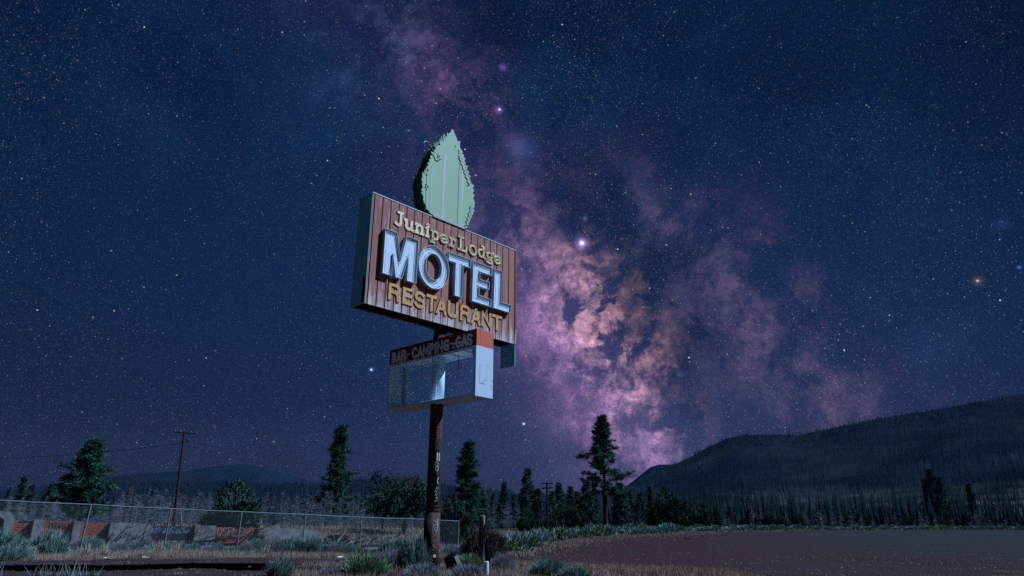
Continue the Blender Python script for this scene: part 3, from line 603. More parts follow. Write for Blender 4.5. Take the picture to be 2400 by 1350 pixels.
def juniper_mesh(seed, H, Rr, n=11000):
    g = np.random.default_rng(seed); lob = [(0, 0, 1.0, .75)] + [(g.uniform(.25, .6) * math.cos(q), g.uniform(.25, .6) * math.sin(q), g.uniform(.36, .70), g.uniform(.46, .66)) for q in g.uniform(0, 6.28, 9)]
    B = []; 
    for x, y, hh, rw in lob:
        k = n // len(lob); t = g.beta(1.3, 1.5, k); a = g.uniform(0, 6.28, k); r = np.clip(np.sin(np.pi * np.clip(t * .86 + .14, 0, 1)) ** .75, .03, 1) * rw * g.uniform(.55, 1.05, k) ** .5
        r *= 1 + .22 * np.sin(a * 3 + x * 9 + t * 7)
        B.append(np.stack([(x + r * np.cos(a)) * Rr, (y + r * np.sin(a)) * Rr, (.04 + t * .96) * hh * H], -1))
    B = np.concatenate(B); D = B * np.array([1 / Rr, 1 / Rr, 0]) * .55 + np.array([0, 0, .8]) + g.normal(0, .45, B.shape)
    L = g.uniform(.10, .26, len(B)) * Rr; V, F = blades(B, D, L, L * .30, g)
    return tubes_np([([(0, 0, -.1), (.03 * Rr, 0, H * .3), (0, .02 * Rr, H * .8)], Rr * .09, Rr * .015, 6)], 'trunk'), np_mesh('crown', V, F)
def dead_mesh(seed, H, nb=46, spread=.2, tw=3, rt=.011, upw=.25, t0=.12):
    g = np.random.default_rng(seed); br = []; bend = g.normal(0, .02, 2) * H
    ax = lambda t: np.array([bend[0] * t * t, bend[1] * t * t, H * t])
    for k in range(nb):
        t = g.uniform(t0, .97); a = g.uniform(0, 6.28); l = H * spread * (1.08 - t) ** .7 * g.uniform(.4, 1.1)
        d = np.array([math.cos(a), math.sin(a), g.uniform(-.25, upw)]); o = ax(t)
        P = [o, o + d * l * .5 + g.normal(0, .02, 3) * H * .3, o + d * l + np.array([0, 0, l * g.uniform(-.2, .25)])]
        br.append((P, .0034 * H * (1.2 - t), .0014 * H, 3))
        for q in range(tw):
            s = g.uniform(.3, .95); c = P[0] + (P[2] - P[0]) * s; e_ = c + (d + g.normal(0, .6, 3)) * l * g.uniform(.2, .45); br.append(([c, e_], .0018 * H, .0011 * H, 3))
    return tubes_np([([ax(t) for t in np.linspace(0, 1, 6)], rt * H, .002 * H, 6)], 'trunk'), tubes_np(br, 'branches')
P_LIB = {}
def tree_proto(key, parts):
    P_LIB[key] = parts                          # [(part name, mesh, material)]
    for _, me, m in parts: me.materials.append(m)
def tree(key, name, label, cat, px, ytop, Y, H0, group=None, rz=None, sx=1.0, seed=0, sink=.05):
    q = place(px, Y); top = at(px, ytop, Y)[2]; H = top - q[2]; r = random.Random(int(px * 7 + ytop + seed)); k = H / H0
    o = empty(name, (q[0], q[1], q[2] - sink), r.uniform(0, 6.28) if rz is None else rz); o.scale = (k * sx, k * sx, k); tag(o, label, cat, group)
    for n, me, m in P_LIB[key]:
        c = bpy.data.objects.new(n, me); COL.objects.link(c); c.parent = o
        if n == 'branches': c['kind'] = 'stuff'
    return o
cone = lambda t: max(.05, (1 - t)) ** .75
pond = lambda t: max(.06, min(1, (1 - t) * 2.3)) ** .8 * (.75 + .25 * math.sin(t * 31))
for k, (sd, Rr, bs, nb, pr) in enumerate(((1, 1.75, .30, 74, pond), (2, 2.15, .16, 80, lambda t: cone(t) * (.85 + .2 * math.sin(t * 27))), (3, 2.6, .12, 84, lambda t: pond(t) * .9), (4, 2.1, .10, 80, cone))):
    t, b, c = pine_mesh(sd, 10, Rr, bs, nb, pr); tree_proto(f'pine{k}', [('trunk', t, m_bark), ('branches', b, m_bark), ('crown', c, m_pine)])
for k in range(4):
    t, b, c = pine_mesh(20 + k, 10, 1.6 + .3 * k, .04, 66, cone, .2, 1.35, 8, 20); tree_proto(f'fir{k}', [('trunk', t, m_bark), ('branches', b, m_bark), ('crown', c, m_pine2)])
t, b, c = pine_mesh(31, 10, 1.7, .04, 60, cone, .2, 1.35, 8, 20); tree_proto('brownfir', [('trunk', t, m_bark), ('branches', b, m_bark), ('crown', c, m_rusty)])
for k in range(3):
    t, c = juniper_mesh(40 + k, 4, 1.75 + .2 * k); tree_proto(f'jun{k}', [('trunk', t, m_bark), ('crown', c, m_jun)])
for k in range(4):
    t, b = dead_mesh(50 + k, 10, 95, .20 + .03 * k, 6); tree_proto(f'dead{k}', [('trunk', t, m_deadwood), ('branches', b, m_deadwood)])
for k in range(3):
    t, b = dead_mesh(60 + k, 10, 34, .10, 2, .012); tree_proto(f'burnt{k}', [('trunk', t, m_char), ('branches', b, m_char)])
for k in range(2):
    t, b = dead_mesh(66 + k, 10, 16, .07, 1, .017, t0=.4); tree_proto(f'snag{k}', [('trunk', t, m_bark), ('branches', b, m_bark)])
for k in range(2):
    t, b = dead_mesh(70 + k, 3, 44, .55, 5, .02, .9); tree_proto(f'bare{k}', [('trunk', t, m_palewood), ('branches', b, m_palewood)])
# broad drooping tree behind the pole
g = np.random.default_rng(77); brs = []; B = []; D = []
for k in range(44):
    a = g.uniform(0, 6.28); l = g.uniform(1.2, 2.6); z0 = g.uniform(.6, 2.6); d = np.array([math.cos(a), math.sin(a), 0]); o_ = np.array([0, 0, z0])
    P = [o_, o_ + d * l * .55 + np.array([0, 0, l * .75]), o_ + d * l + np.array([0, 0, l * .45])]; brs.append((P, .045, .01, 4))
    for q in range(6):
        s = g.uniform(.35, 1.05); c = P[0] * (1 - s) ** 2 + 2 * P[1] * s * (1 - s) + P[2] * s * s + g.normal(0, .12, 3)
        B.append(np.repeat(c[None], 20, 0) + g.normal(0, .16, (20, 3))); D.append(g.normal(0, .6, (20, 3)) + d * .4 + np.array([0, 0, -.55]))
B = np.concatenate(B); D = np.concatenate(D); L = g.uniform(.16, .42, len(B)); V, F = blades(B, D, L, L * .26, g)
tree_proto('willow', [('trunk', tubes_np([([(0, 0, -.1), (.1, 0, 1.2), (0, .1, 2.6)], .16, .07, 7)], 'trunk'), m_deadwood), ('branches', tubes_np(brs, 'branches'), m_bark), ('crown', np_mesh('crown', V, F), m_olive)])

GA = 'grey dead trees of the burnt wood behind the fence'
# single trees one can point to
tree('pine0', 'pine_tree', 'tallest ragged pine with bare lower trunk, right of the lot edge', 'pine tree', 1428, 973, 105, 10, sx=1.35)
tree('pine1', 'pine_tree', 'tall dark pine standing left of the motel sign', 'pine tree', 787, 1006, 85, 10, sx=1.2)
tree('pine3', 'pine_tree', 'dark pine just right of the sign pole', 'pine tree', 1100, 1040, 88, 10, sx=1.4)
tree('pine2', 'pine_tree', 'broad shaggy pine at the far left behind the ruined wall', 'pine tree', 192, 1046, 74, 10, sx=1.6)
tree('jun0', 'juniper_tree', 'squat cone-shaped juniper beyond the fence left of the tall pine', 'juniper', 553, 1132, 60, 4, sx=1.3)
tree('willow', 'broadleaf_tree', 'grey-green drooping broadleaf tree behind the sign pole', 'tree', 955, 1120, 58, 3.75, sx=1.0)
tree('willow', 'broadleaf_tree', 'smaller drooping tree left of the grey-green broadleaf tree', 'tree', 905, 1150, 62, 3.75, sx=.9, seed=4)
tree('jun1', 'juniper_tree', 'rounded green juniper close behind the pole by the fence end', 'juniper', 1066, 1165, 52, 4, sx=1.0)
tree('jun1', 'juniper_tree', 'dense dark juniper with pointed top at right lot edge', 'juniper', 1573, 1134, 108, 4, sx=.78)
tree('jun2', 'juniper_tree', 'smaller juniper right of the pointed one beside the cabin', 'juniper', 1638, 1174, 110, 4, sx=.95)
tree('brownfir', 'fir_tree', 'narrow rust-brown dying fir beside the pointed juniper', 'fir tree', 1536, 1136, 112, 10, sx=1.15)
tree('brownfir', 'fir_tree', 'rust-brown fir in the grove left of the tallest pine', 'fir tree', 1347, 1138, 112, 10, sx=1.7)
tree('fir3', 'fir_tree', 'green fir close right of the tallest pine', 'fir tree', 1463, 1130, 108, 10, sx=1.6)
tree('fir2', 'fir_tree', 'tallest fir of the grove, left of the double-armed utility pole', 'fir tree', 1241, 1098, 118, 10, sx=1.2)
tree('fir1', 'fir_tree', 'narrow dark fir second right of the wooden post', 'fir tree', 1186, 1131, 112, 10, sx=1.35)
ORD = ['first', 'second', 'third', 'fourth', 'fifth', 'sixth', 'seventh', 'eighth', 'ninth', 'tenth', 'eleventh', 'twelfth']
for n_, (px, yt, Y, k) in enumerate(sorted(((1162, 1158, 114, 0), (1212, 1160, 116, 1), (1268, 1146, 110, 3), (1300, 1150, 118, 2), (1320, 1130, 121, 1), (1362, 1150, 116, 2), (1382, 1124, 114, 2), (1403, 1138, 118, 1), (1486, 1150, 122, 3), (1505, 1165, 120, 0), (1140, 1150, 118, 2)))):
    tree(f'fir{k}', 'fir_tree', f'{ORD[n_]} from left of the plain dark firs in the roadside grove', 'fir tree', px, yt, Y, 10, 'firs of the roadside grove', sx=1.5)
for n_, (px, yt, Y, k) in enumerate(((1242, 1188, 98, 0), (1300, 1200, 97, 2), (1330, 1172, 100, 1), (1370, 1195, 99, 1))):
    tree(f'jun{k}', 'juniper_tree', f'{ORD[n_]} from left of the low junipers at the fir grove foot', 'juniper', px, yt, Y, 4, 'low junipers at the grove foot', sx=1.0)
for n_, (px, yt, Y, k) in enumerate(((14, 1160, 112, 0), (42, 1133, 108, 1), (70, 1152, 106, 2), (112, 1150, 110, 3))):
    tree(f'fir{k}', 'fir_tree', f'{ORD[n_]} from left of small dark firs at the far left', 'fir tree', px, yt, Y, 10, 'small firs at the far left', sx=1.3)
for px, yt, Y in ((268, 1116, 78), (296, 1113, 80), (311, 1117, 79), (404, 1138, 82), (668, 1140, 88), (345, 1150, 84)):
    tree(f'snag{px % 2}', 'dead_tree', 'bare brown snag with few limbs left of the leaning utility pole' if px < 500 else 'bare brown snag between the squat juniper and the tall pine', 'dead tree', px, yt, Y, 10, 'bare snags left of the utility pole' if px < 500 else None)
rt = random.Random(12)
for k in range(92):
    px = 20 + k * 11.4 + rt.uniform(-8, 8); yt = (1176 if px < 260 else 1160) + rt.uniform(-14, 22)
    tree(f'dead{k % 4}', 'dead_tree', 'grey leafless tree in the burnt wood behind the fence', 'dead tree', px, yt, rt.uniform(76, 104), 10, GA, sx=rt.uniform(.9, 1.3))
for px, yt in ((1165, 1168), (1195, 1172), (1222, 1178), (1150, 1180), (1280, 1175), (1300, 1180), (1205, 1185)):
    tree(f'dead{px % 4}', 'dead_tree', 'grey leafless tree standing among the roadside firs', 'dead tree', px, yt, rt.uniform(96, 108), 10, 'grey dead trees among the firs', sx=1.1)
for n_, (px, yt, Y, k) in enumerate(((1512, 1152, 126, 3), (1600, 1160, 124, 1), (1618, 1168, 126, 2), (1662, 1172, 128, 3), (1690, 1180, 130, 0), (1722, 1178, 134, 1), (1765, 1186, 138, 2))):
    tree(f'fir{k}', 'fir_tree', f'{ORD[n_]} from left of the dim firs right of the tallest pine', 'fir tree', px, yt, Y, 10, 'dim firs right of the tallest pine', sx=1.3)
for k in range(34):
    px = 1500 + k * 27 + rt.uniform(-10, 10)
    tree(f'dead{k % 4}', 'dead_tree', 'grey leafless sapling in the belt along the right lot edge', 'dead tree', px, 1192 + rt.uniform(-12, 16), rt.uniform(132, 168), 10, 'grey leafless saplings along the right lot edge', sx=1.3)
JR = 'low junipers along the right lot edge'
for px, yt, Y, k, lb in ((1812, 1178, 142, 0, 'pointed juniper on the far lot edge under the burnt hill'), (1882, 1193, 145, 1, 'small narrow juniper left of the bleached shrub'), (2016, 1180, 150, 2, 'large dark round juniper at the far edge of the lot'),
        (1842, 1198, 140, 2, None), (1750, 1202, 138, 1, None), (2100, 1195, 158, 0, None), (2142, 1190, 158, 2, None), (2216, 1196, 162, 1, None), (2280, 1204, 160, 0, None), (1930, 1205, 150, 0, None), (2345, 1200, 166, 2, None), (1690, 1205, 130, 1, None)):
    tree(f'jun{k}', 'juniper_tree', lb or 'low juniper in the row along the far right lot edge', 'juniper', px, yt, Y, 4, None if lb else JR, sx=1.15 if px == 2016 else .85)
for px, yt, Y, k in ((1720, 1205, 128, 0), (1776, 1176, 138, 1), (1936, 1184, 148, 0), (1990, 1205, 150, 1), (2188, 1195, 160, 1)):
    tree(f'bare{k}', 'bare_shrub', 'bleached leafless shrub along the right lot edge', 'shrub', px, yt, Y, 3, 'bleached leafless shrubs at the lot edge', sx=.75)
for k in range(70):
    px = rt.uniform(1700, 2420); Y = rt.uniform(165, 260); yt = 1246 - rt.uniform(40, 115) * (.55 + .45 * (px - 1600) / 800)
    tree(f'burnt{k % 3}', 'burnt_tree', 'charred bare trunk at the foot of the burnt hill', 'burnt tree', px, yt, Y, 10, 'charred trunks at the foot of the burnt hill', sx=1.1)
for n_, (px, yt, w) in enumerate(((2196, 1112, 1.0), (2212, 1088, 1.2), (2232, 1106, 1.1), (2300, 1120, 1.1))):
    o = tree('fir3', 'fir_tree', f'{ORD[n_]} from left of surviving dark firs at burnt hill foot', 'fir tree', px, yt, 190, 10, 'surviving firs at the burnt hill foot', sx=w * .8)
# the burnt forest that covers the hill, and the woods on the far ridge
def mass(name, label, pts, hh, m, wid, sides=3, lean=.05, seed=0):
    g = np.random.default_rng(seed); n = len(pts); a = np.arange(sides) * 2 * np.pi / sides
    ring = np.stack([np.cos(a), np.sin(a), 0 * a], -1); b = pts[:, None, :] + ring[None] * (wid * hh)[:, None, None]; b[:, :, 2] -= .5
    tip = pts + np.stack([g.normal(0, lean, n) * hh, g.normal(0, lean, n) * hh, hh], -1)
    V = np.concatenate([b, tip[:, None]], 1).reshape(-1, 3); k = sides + 1
    F = np.stack([np.stack([np.arange(n) * k + i, np.arange(n) * k + (i + 1) % sides, np.arange(n) * k + sides], -1) for i in range(sides)], 1).reshape(-1, 3)
    return tag(link(name, np_mesh(name, V, F), m), label, 'forest', kind='stuff')
def on_grid(Vg, n, g, u0=0, u1=1, v0=0, v1=1):
    a, b = Vg.shape[0] - 1, Vg.shape[1] - 1; u = g.uniform(u0, u1, n) * a; v = g.uniform(v0, v1, n) * b; i = np.clip(u.astype(int), 0, a - 1); j = np.clip(v.astype(int), 0, b - 1); fu = (u - i)[:, None]; fv = (v - j)[:, None]
    return Vg[i, j] * (1 - fu) * (1 - fv) + Vg[i + 1, j] * fu * (1 - fv) + Vg[i, j + 1] * (1 - fu) * fv + Vg[i + 1, j + 1] * fu * fv
g = np.random.default_rng(9)
p = on_grid(HILL, 17000, g, .05, 1.0, 0, .62); mass('burnt_forest', 'burnt forest of thin dark trunks covering the right hillside', p, g.uniform(4, 11, len(p)), mat('burnt_forest_wood', (.002, .005, .009), 1, .3, .02, (.026, .034, .044), .45, .6), .017, seed=1)
p = on_grid(HILL, 1500, g, .88, 1.0, 0, .62); mass('skyline_forest', 'small dark conifers along the skyline of the burnt hill', p, g.uniform(2, 5.5, len(p)), mat('skyline_conifers', (.008, .014, .014), 1, .3, .05), .16, 5, seed=2)
fx_ = g.uniform(1440, 2480, 460); fy_ = g.uniform(172, 240, 460); p = np.stack([(fx_ - 1200) / FPX * .9675 * fy_, fy_, hgt((fx_ - 1200) / FPX * .9675 * fy_, fy_) + np.maximum(0, fy_ - 190) * .10], -1)
mass('hillfoot_forest', 'dim conifer thicket along the foot of the burnt hill', p, g.uniform(3, 9.5, len(p)), mat('hillfoot_conifers', (.006, .014, .015), 1, .4, .05), .075, 6, seed=5)
p = on_grid(FRST, 5200, g, .25, 1.0, .12, 1.0); mass('distant_forest', 'distant dark conifer forest on the low ridge behind the dead trees', p, g.uniform(5, 13, len(p)), mat('distant_conifers', (.006, .011, .015), 1, .3, .01), .17, 5, seed=3)

# ------------------------------------------------------------------ sagebrush and grasses
m_sage = mat('sagebrush_leaves', (.13, .21, .18), .9, .18, 3, (.21, .30, .26), .4, .62)
m_sage2 = mat('silver_sage_leaves', (.19, .27, .25), .9, .2, 3)
m_rabbit = mat('rabbitbrush_leaves', (.15, .23, .13), .9, .18, 3, (.22, .28, .17), .4, .62)
m_greyb = mat('grey_dry_brush', (.22, .22, .25), .9, .18, 3)
m_stem = mat('brush_stem', (.06, .05, .045), .95, .2, 5)
m_straw = mat('straw_grass', (.40, .285, .21), .9, .2, 2, (.25, .18, .135), .4, .62)
m_pale = mat('pale_seed_grass', (.42, .36, .28), .9, .15, 2)
def bush_mesh(seed, n=3400, up=.55, rad=.5, h=.62, bw=.016, fan=1.0):
    g = np.random.default_rng(seed); a = g.uniform(0, 6.28, n); e_ = np.arccos(g.uniform(.06, 1, n)); lump = 1 + .14 * np.sin(a * 4 + 1) + .12 * np.sin(a * 7 + e_ * 5)
    r = g.uniform(.45, 1.0, n) ** .6 * lump
    B = np.stack([r * rad * np.sin(e_) * np.cos(a), r * rad * np.sin(e_) * np.sin(a), r * h * .72 * np.cos(e_) + .03], -1)
    D = B * np.array([.9 * fan, .9 * fan, .4]) + np.array([0, 0, up]) + g.normal(0, .16, B.shape); L = g.uniform(.12, .30, n) * .8
    V, F = blades(B, D, L, bw * g.uniform(.7, 1.5, n), g); st = []
    for k in range(16):
        q = g.uniform(0, 6.28); s = g.uniform(.3, .8); st.append(([(0, 0, -.05), (s * rad * .5 * math.cos(q), s * rad * .5 * math.sin(q), h * .35), (s * rad * math.cos(q), s * rad * math.sin(q), h * .62)], .012, .005, 3))
    return tubes_np(st, 'stem'), np_mesh('foliage', V, F)
BU = {}
for key, sd, m, kw in (('sage0', 1, m_sage, {}), ('sage1', 2, m_sage, dict(h=.5, rad=.58)), ('sage2', 3, m_sage, dict(h=.72, rad=.46, up=.8)), ('rab0', 4, m_rabbit, {}), ('rab1', 5, m_rabbit, dict(h=.55, rad=.55)),
        ('grey0', 6, m_greyb, dict(n=1700, bw=.011, fan=1.5)), ('grey1', 7, m_greyb, dict(n=1900, bw=.010, h=.7)), ('rust0', 8, m_rusty, dict(n=2600, h=1.0, rad=.6, bw=.018)), ('grn0', 9, m_jun, dict(n=1400)), ('dist0', 10, m_sage2, dict(n=420, bw=.05)), ('dist1', 11, m_sage2, dict(n=420, bw=.05, h=.5, rad=.6)), ('dist2', 12, m_rabbit, dict(n=420, bw=.05))):
    s_, f_ = bush_mesh(sd, **kw); s_.materials.append(m_stem); f_.materials.append(m); BU[key] = (s_, f_)
def bush(key, name, label, cat, px, Y, w, h, group=None):
    """w, h in metres"""
    q = place(px, Y); o = empty(name, (q[0], q[1], q[2] - .02), random.Random(int(px * 3 + Y * 11)).uniform(0, 6.28)); o.scale = (w / 1.15, w / 1.15, h / .72); tag(o, label, cat, group)
    for n, me in zip(('stem', 'foliage'), BU[key]): c = bpy.data.objects.new(n, me); COL.objects.link(c); c.parent = o; c['kind'] = 'stuff'
    return o
sz = lambda p, Y: p * Y / FPX
for key, nm, lb, px, Y, w, h in (
    ('sage2', 'sagebrush', 'large rounded sagebrush directly left of the sign pole base', 980, 20.6, 84, 76), ('rab0', 'rabbitbrush', 'wide yellow-green bush at the bottom edge left of the big sagebrush', 868, 18.0, 108, 62),
    ('sage0', 'sagebrush', 'small sage bush alone on the red dirt at the bottom edge', 676, 17.6, 60, 50), ('grey0', 'dry_brush', 'small grey dry shrub at bottom between two sage bushes', 790, 17.4, 50, 34),
    ('sage1', 'sagebrush', 'rounded sagebrush right of the posts on dry grass', 1292, 19.2, 70, 50), ('sage0', 'sagebrush', 'low sagebrush at the bottom edge right of the rounded one', 1350, 17.2, 74, 36),
    ('grey1', 'dry_brush', 'tan-grey dry brush between the two bushes left of the pole', 924, 20.4, 56, 60), ('grey0', 'dry_brush', 'lavender-grey dry shrub in front of the big sagebrush', 1002, 17.8, 84, 40),
    ('rab1', 'rabbitbrush', 'yellowish rabbitbrush between the log block and the wooden post', 1108, 22.6, 66, 40), ('grey0', 'dry_brush', 'pale grey twiggy shrub below the rabbitbrush', 1104, 17.6, 84, 40),
    ('grey1', 'dry_brush', 'tan-grey brush right of the charred stump', 1186, 21.2, 56, 46), ('rust0', 'rust_shrub', 'tall rust-brown shrub behind the wooden post', 1136, 31.5, 80, 62),
    ('sage0', 'sagebrush', 'big sagebrush at the left picture edge behind the road', 18, 25.2, 120, 72), ('sage1', 'sagebrush', 'low sagebrush in front of the left edge bush', 40, 23.9, 80, 50), ('sage2', 'sagebrush', 'dense sagebrush below the second brick panel', 136, 27.4, 84, 62),
    ('sage0', 'sagebrush', 'sagebrush behind the fence below the third brick panel', 228, 33.6, 60, 40), ('grn0', 'green_shrub', 'dark green shrub at the end of the red brick panel', 612, 40.5, 44, 42),
    ('sage1', 'sagebrush', 'wide sagebrush behind fence below the grey slab', 690, 35.5, 84, 50), ('grey1', 'dry_brush', 'grey brush along the fence below the grey slab', 655, 34.6, 60, 44), ('sage2', 'sagebrush', 'sagebrush at fence beside the fifth post', 745, 35.5, 60, 40),
    ('sage0', 'sagebrush', 'small sagebrush below the brush heap by the fence', 800, 35.4, 50, 34), ('sage0', 'sagebrush', 'pale sagebrush behind the big foreground bush at the fence', 945, 37.0, 70, 46), ('grn0', 'green_shrub', 'low green shrub below the dark fallen branches', 478, 37.4, 40, 26),
    ('sage1', 'sagebrush', 'sagebrush low at the fence right of the pole', 1068, 37.0, 50, 36), ('grey1', 'dry_brush', 'dry brush at the fence end post', 1092, 36.5, 44, 36), ('rust0', 'rust_shrub', 'smaller rusty shrub right of the wooden post', 1165, 36.0, 50, 50)):
    bush(key, nm, lb, 'shrub', px, Y, sz(w, Y) * 1.02, sz(h, Y) * .98)
for k in range(34):
    px = 40 + k * 29 + rt.uniform(-9, 9); Y = 33 + rt.uniform(0, 3) + max(0, (px - 500)) * .006
    bush(('sage0', 'grey1', 'sage1', 'rab1', 'grey0')[k % 5], 'fence_brush', 'low brush growing in the strip along the chain-link fence', 'shrub', px, Y, sz(rt.uniform(30, 56), Y), sz(rt.uniform(18, 36), Y), 'low brush along the fence')
for k in range(84):
    t = k / 83; px = 1165 + t * 1240 + rt.uniform(-5, 5); Yb = float(np.interp(px, PXS, FAR)) * (math.cos(colaz(px))) + rt.uniform(1.5, 11)
    bush(f'dist{k % 3}', 'sagebrush', 'pale sagebrush clump in the hedge-like row along the far lot edge', 'shrub', px, Yb, rt.uniform(1.6, 3.0), rt.uniform(.9, 1.6) * (1 if px < 1600 else .7), 'sagebrush row along the far lot edge')
# grass
def tuft_mesh(seed, n=150, h=.5):
    g = np.random.default_rng(seed); B = np.concatenate([g.normal(0, .07, (n, 2)), np.zeros((n, 1))], 1); D = np.concatenate([g.normal(0, .38, (n, 2)), np.ones((n, 1))], 1); L = g.uniform(.4, 1, n) * h
    V, F = blades(B, D, L, .014, g); k = n // 3; t = D[:k] / np.linalg.norm(D[:k], axis=1, keepdims=True)
    V2, F2 = blades(B[:k] + t * (L[:k] * .7)[:, None], t + g.normal(0, .08, (k, 3)), .16, .02, g); return np_mesh('tuft', V, F), np_mesh('seed_head', V2, F2)
ta, tb_ = tuft_mesh(3); ta.materials.append(m_straw); tb_.materials.append(m_pale)
for px, Y, s, lb in ((222, 27.0, 1.25, 'pale seeded bunchgrass right of the second fence post'), (264, 27.4, 1.1, 'bunchgrass tuft right of the palest seeded one'), (80, 26.4, 1.1, 'bunchgrass between the two left sagebrushes'), (100, 26.6, .9, 'smaller bunchgrass beside the dense left sagebrush'), (175, 28.2, .9, 'bunchgrass left of the leaning second fence post'), (390, 31.6, 1.3, 'bunchgrass clump at the third fence post'), (640, 32.8, 1.2, 'bunchgrass left of the fifth fence post'), (430, 31.8, 1.1, 'straw bunchgrass right of the third fence post')):
    q = place(px, Y); o = link('bunchgrass', ta, None, None, (q[0], q[1], q[2] - .02)); o.scale = (s, s, s); tag(o, lb, 'grass tuft'); c = link('seed_head', tb_); c.parent = o; c['kind'] = 'stuff'
def grass(name, label, XY, h, m, w, seed):
    g = np.random.default_rng(seed); n = len(XY); z_ = hgt(XY[:, 0], XY[:, 1]); B = np.stack([XY[:, 0], XY[:, 1], z_ - .01], -1); D = np.concatenate([g.normal(0, .35, (n, 2)), np.ones((n, 1))], 1)
    V, F = blades(B, D, h, w, g); return tag(link(name, np_mesh(name, V, F), m), label, 'grass', kind='stuff')
def scatter(n, pxr, yfun, g):
    px = g.uniform(*pxr, n); Y = yfun(px, n); x = np.array([(p - 1200) / FPX for p in px]) * Y * .9675; return np.stack([x, Y], -1)
g = np.random.default_rng(21)
farY = lambda px: np.interp(px, PXS, FAR) * np.cos(np.arctan((px - 1200) / FPX * .967))
clump = lambda n: g.normal(0, 1, n)
XY = scatter(46000, (-150, 1190), lambda px, n: farY(px) + .1 + g.exponential(1.7, n), g)
grass('dry_grass', 'dry straw grass strip between the dirt road and the fence', XY, g.uniform(.06, .30, len(XY)) * (0.6 + .8 * (np.sin(XY[:, 0] * 2.3) * np.sin(XY[:, 0] * .9 + 1) * .5 + .5)), m_straw, .012, 1)
XY = scatter(26000, (-150, 1180), lambda px, n: farY(px) + g.uniform(2, 14, n), g)
grass('field_grass', 'thin grey-green weeds covering ground around the ruined wall', XY, g.uniform(.08, .34, len(XY)), m_sage, .014, 2)
XY = scatter(30000, (1150, 1800), lambda px, n: np.interp(px, NPX, NEA) * np.cos(np.arctan((px - 1200) / FPX)) - g.exponential(1.6, n) + .25, g); XY = XY[XY[:, 1] > 8]
grass('verge_grass', 'dry blond grass along the near right edge of the lot', XY, g.uniform(.05, .22, len(XY)), m_straw, .010, 3)
XY = scatter(30000, (700, 1200), lambda px, n: g.uniform(15.5, 23.5, n), g); XY = XY[(np.sin(XY[:, 0] * 1.7 + 1) * np.sin(XY[:, 1] * 1.3) + g.normal(0, .3, len(XY)) > .25)]
grass('pole_grass', 'dry grass and weeds around the sign pole base', XY, g.uniform(.05, .25, len(XY)), m_straw, .009, 4)
XY = scatter(26000, (1150, 1700), lambda px, n: farY(px) - g.exponential(4.5, n) * .9, g); XY = XY[XY[:, 1] > 36]
XY2 = scatter(16000, (1170, 2450), lambda px, n: farY(px) + g.normal(.6, .8, n), g); XY = np.concatenate([XY, XY2])
grass('tongue_grass', 'blond grass spreading over the far edge of the lot', XY, g.uniform(.05, .22, len(XY)) * 1.2, m_straw, .03, 5)
XY = scatter(14000, (-150, 1120), lambda px, n: g.uniform(44, 80, n), g)
grass('meadow_grass', 'tan meadow grass beyond the ruined wall', XY, g.uniform(.15, .5, len(XY)), m_straw, .03, 6)
XY = scatter(15000, (1150, 2420), lambda px, n: np.minimum(26 + g.exponential(26, n), farY(px) - 1), g); XY = XY[(np.sin(XY[:, 0] * .35 + 2) * np.sin(XY[:, 1] * .22 + 1) + .5 * np.sin(XY[:, 0] * 1.1 + XY[:, 1] * .4)) > .35]
grass('lot_weeds', 'thin dry weeds in loose patches across the lot', XY, g.uniform(.03, .10, len(XY)), m_straw, .03, 8)
# tall sparse blades on the dark verge
XY = np.array([[place(px, 17.2)[0] + dx, 17.2 + dy] for px, dx, dy in [(p, rt.uniform(-.25, .25), rt.uniform(-.5, .3)) for p in (35, 140, 150, 158, 165, 205, 212, 190, 240, 222, 260, 118, 228) for _ in range(5)]])
grass('verge_blades', 'sparse tall blades standing at the bottom left edge', XY, g.uniform(.25, .48, len(XY)), m_sage, .014, 7)

# ------------------------------------------------------------------ chain-link fence
m_galv = mat('galvanised_steel', (.20, .24, .26), .45, .12, 5, metal=.3)
FT = [(3, 1189), (221, 1196), (408, 1203), (574, 1208), (724, 1212.5), (855, 1217), (973, 1219), (1082.5, 1223)]
zd = [29.7 * (1 + .0635 * (k - 1)) for k in range(8)]
FP = []
for (a, b), q in zip(FT, zd):
    d = ray(a, b); FP.append(np.array([0, 0, CAMZ]) + d * q / (d @ _F))
q0 = FP[0] + (FP[0] - FP[1]); q0[2] = FP[0][2] + .03; FP = [q0] + FP
fe = empty('chain_link_fence', (FP[4][0], FP[4][1], gz(FP[4][0], FP[4][1]))); tag(fe, 'chain-link fence with steel posts running behind the dirt road', 'fence'); fo = np.array(fe.location)
lean = {0: (-.15, .05), 1: (-.10, .0), 2: (-.14, 0), 3: (-.06, 0), 4: (-.03, 0), 5: (-.02, 0)}
FB = []
for k, p in enumerate(FP):
    l = lean.get(k, (0, 0)); b = np.array([p[0] + l[0], p[1] + l[1], gz(p[0], p[1]) - .1]); FB.append(b)
    MB().tube([b - fo, p - fo], .032 if k < 8 else .045, 8).build('post', m_galv, fe)
for a, b in zip(FP[:-1], FP[1:]): MB().tube([a - fo, (a + b) / 2 - fo + np.array([0, 0, -.012]), b - fo], .022, 6).build('top_rail', m_galv, fe)
for k, (dx, dz_) in ((5, (.12, .26)), (8, (.28, .27))): MB().tube([FP[k] - fo, FP[k] - fo + np.array([dx, .05, dz_])], .022, 6).build('barb_arm', m_galv, fe)
wm = MB()
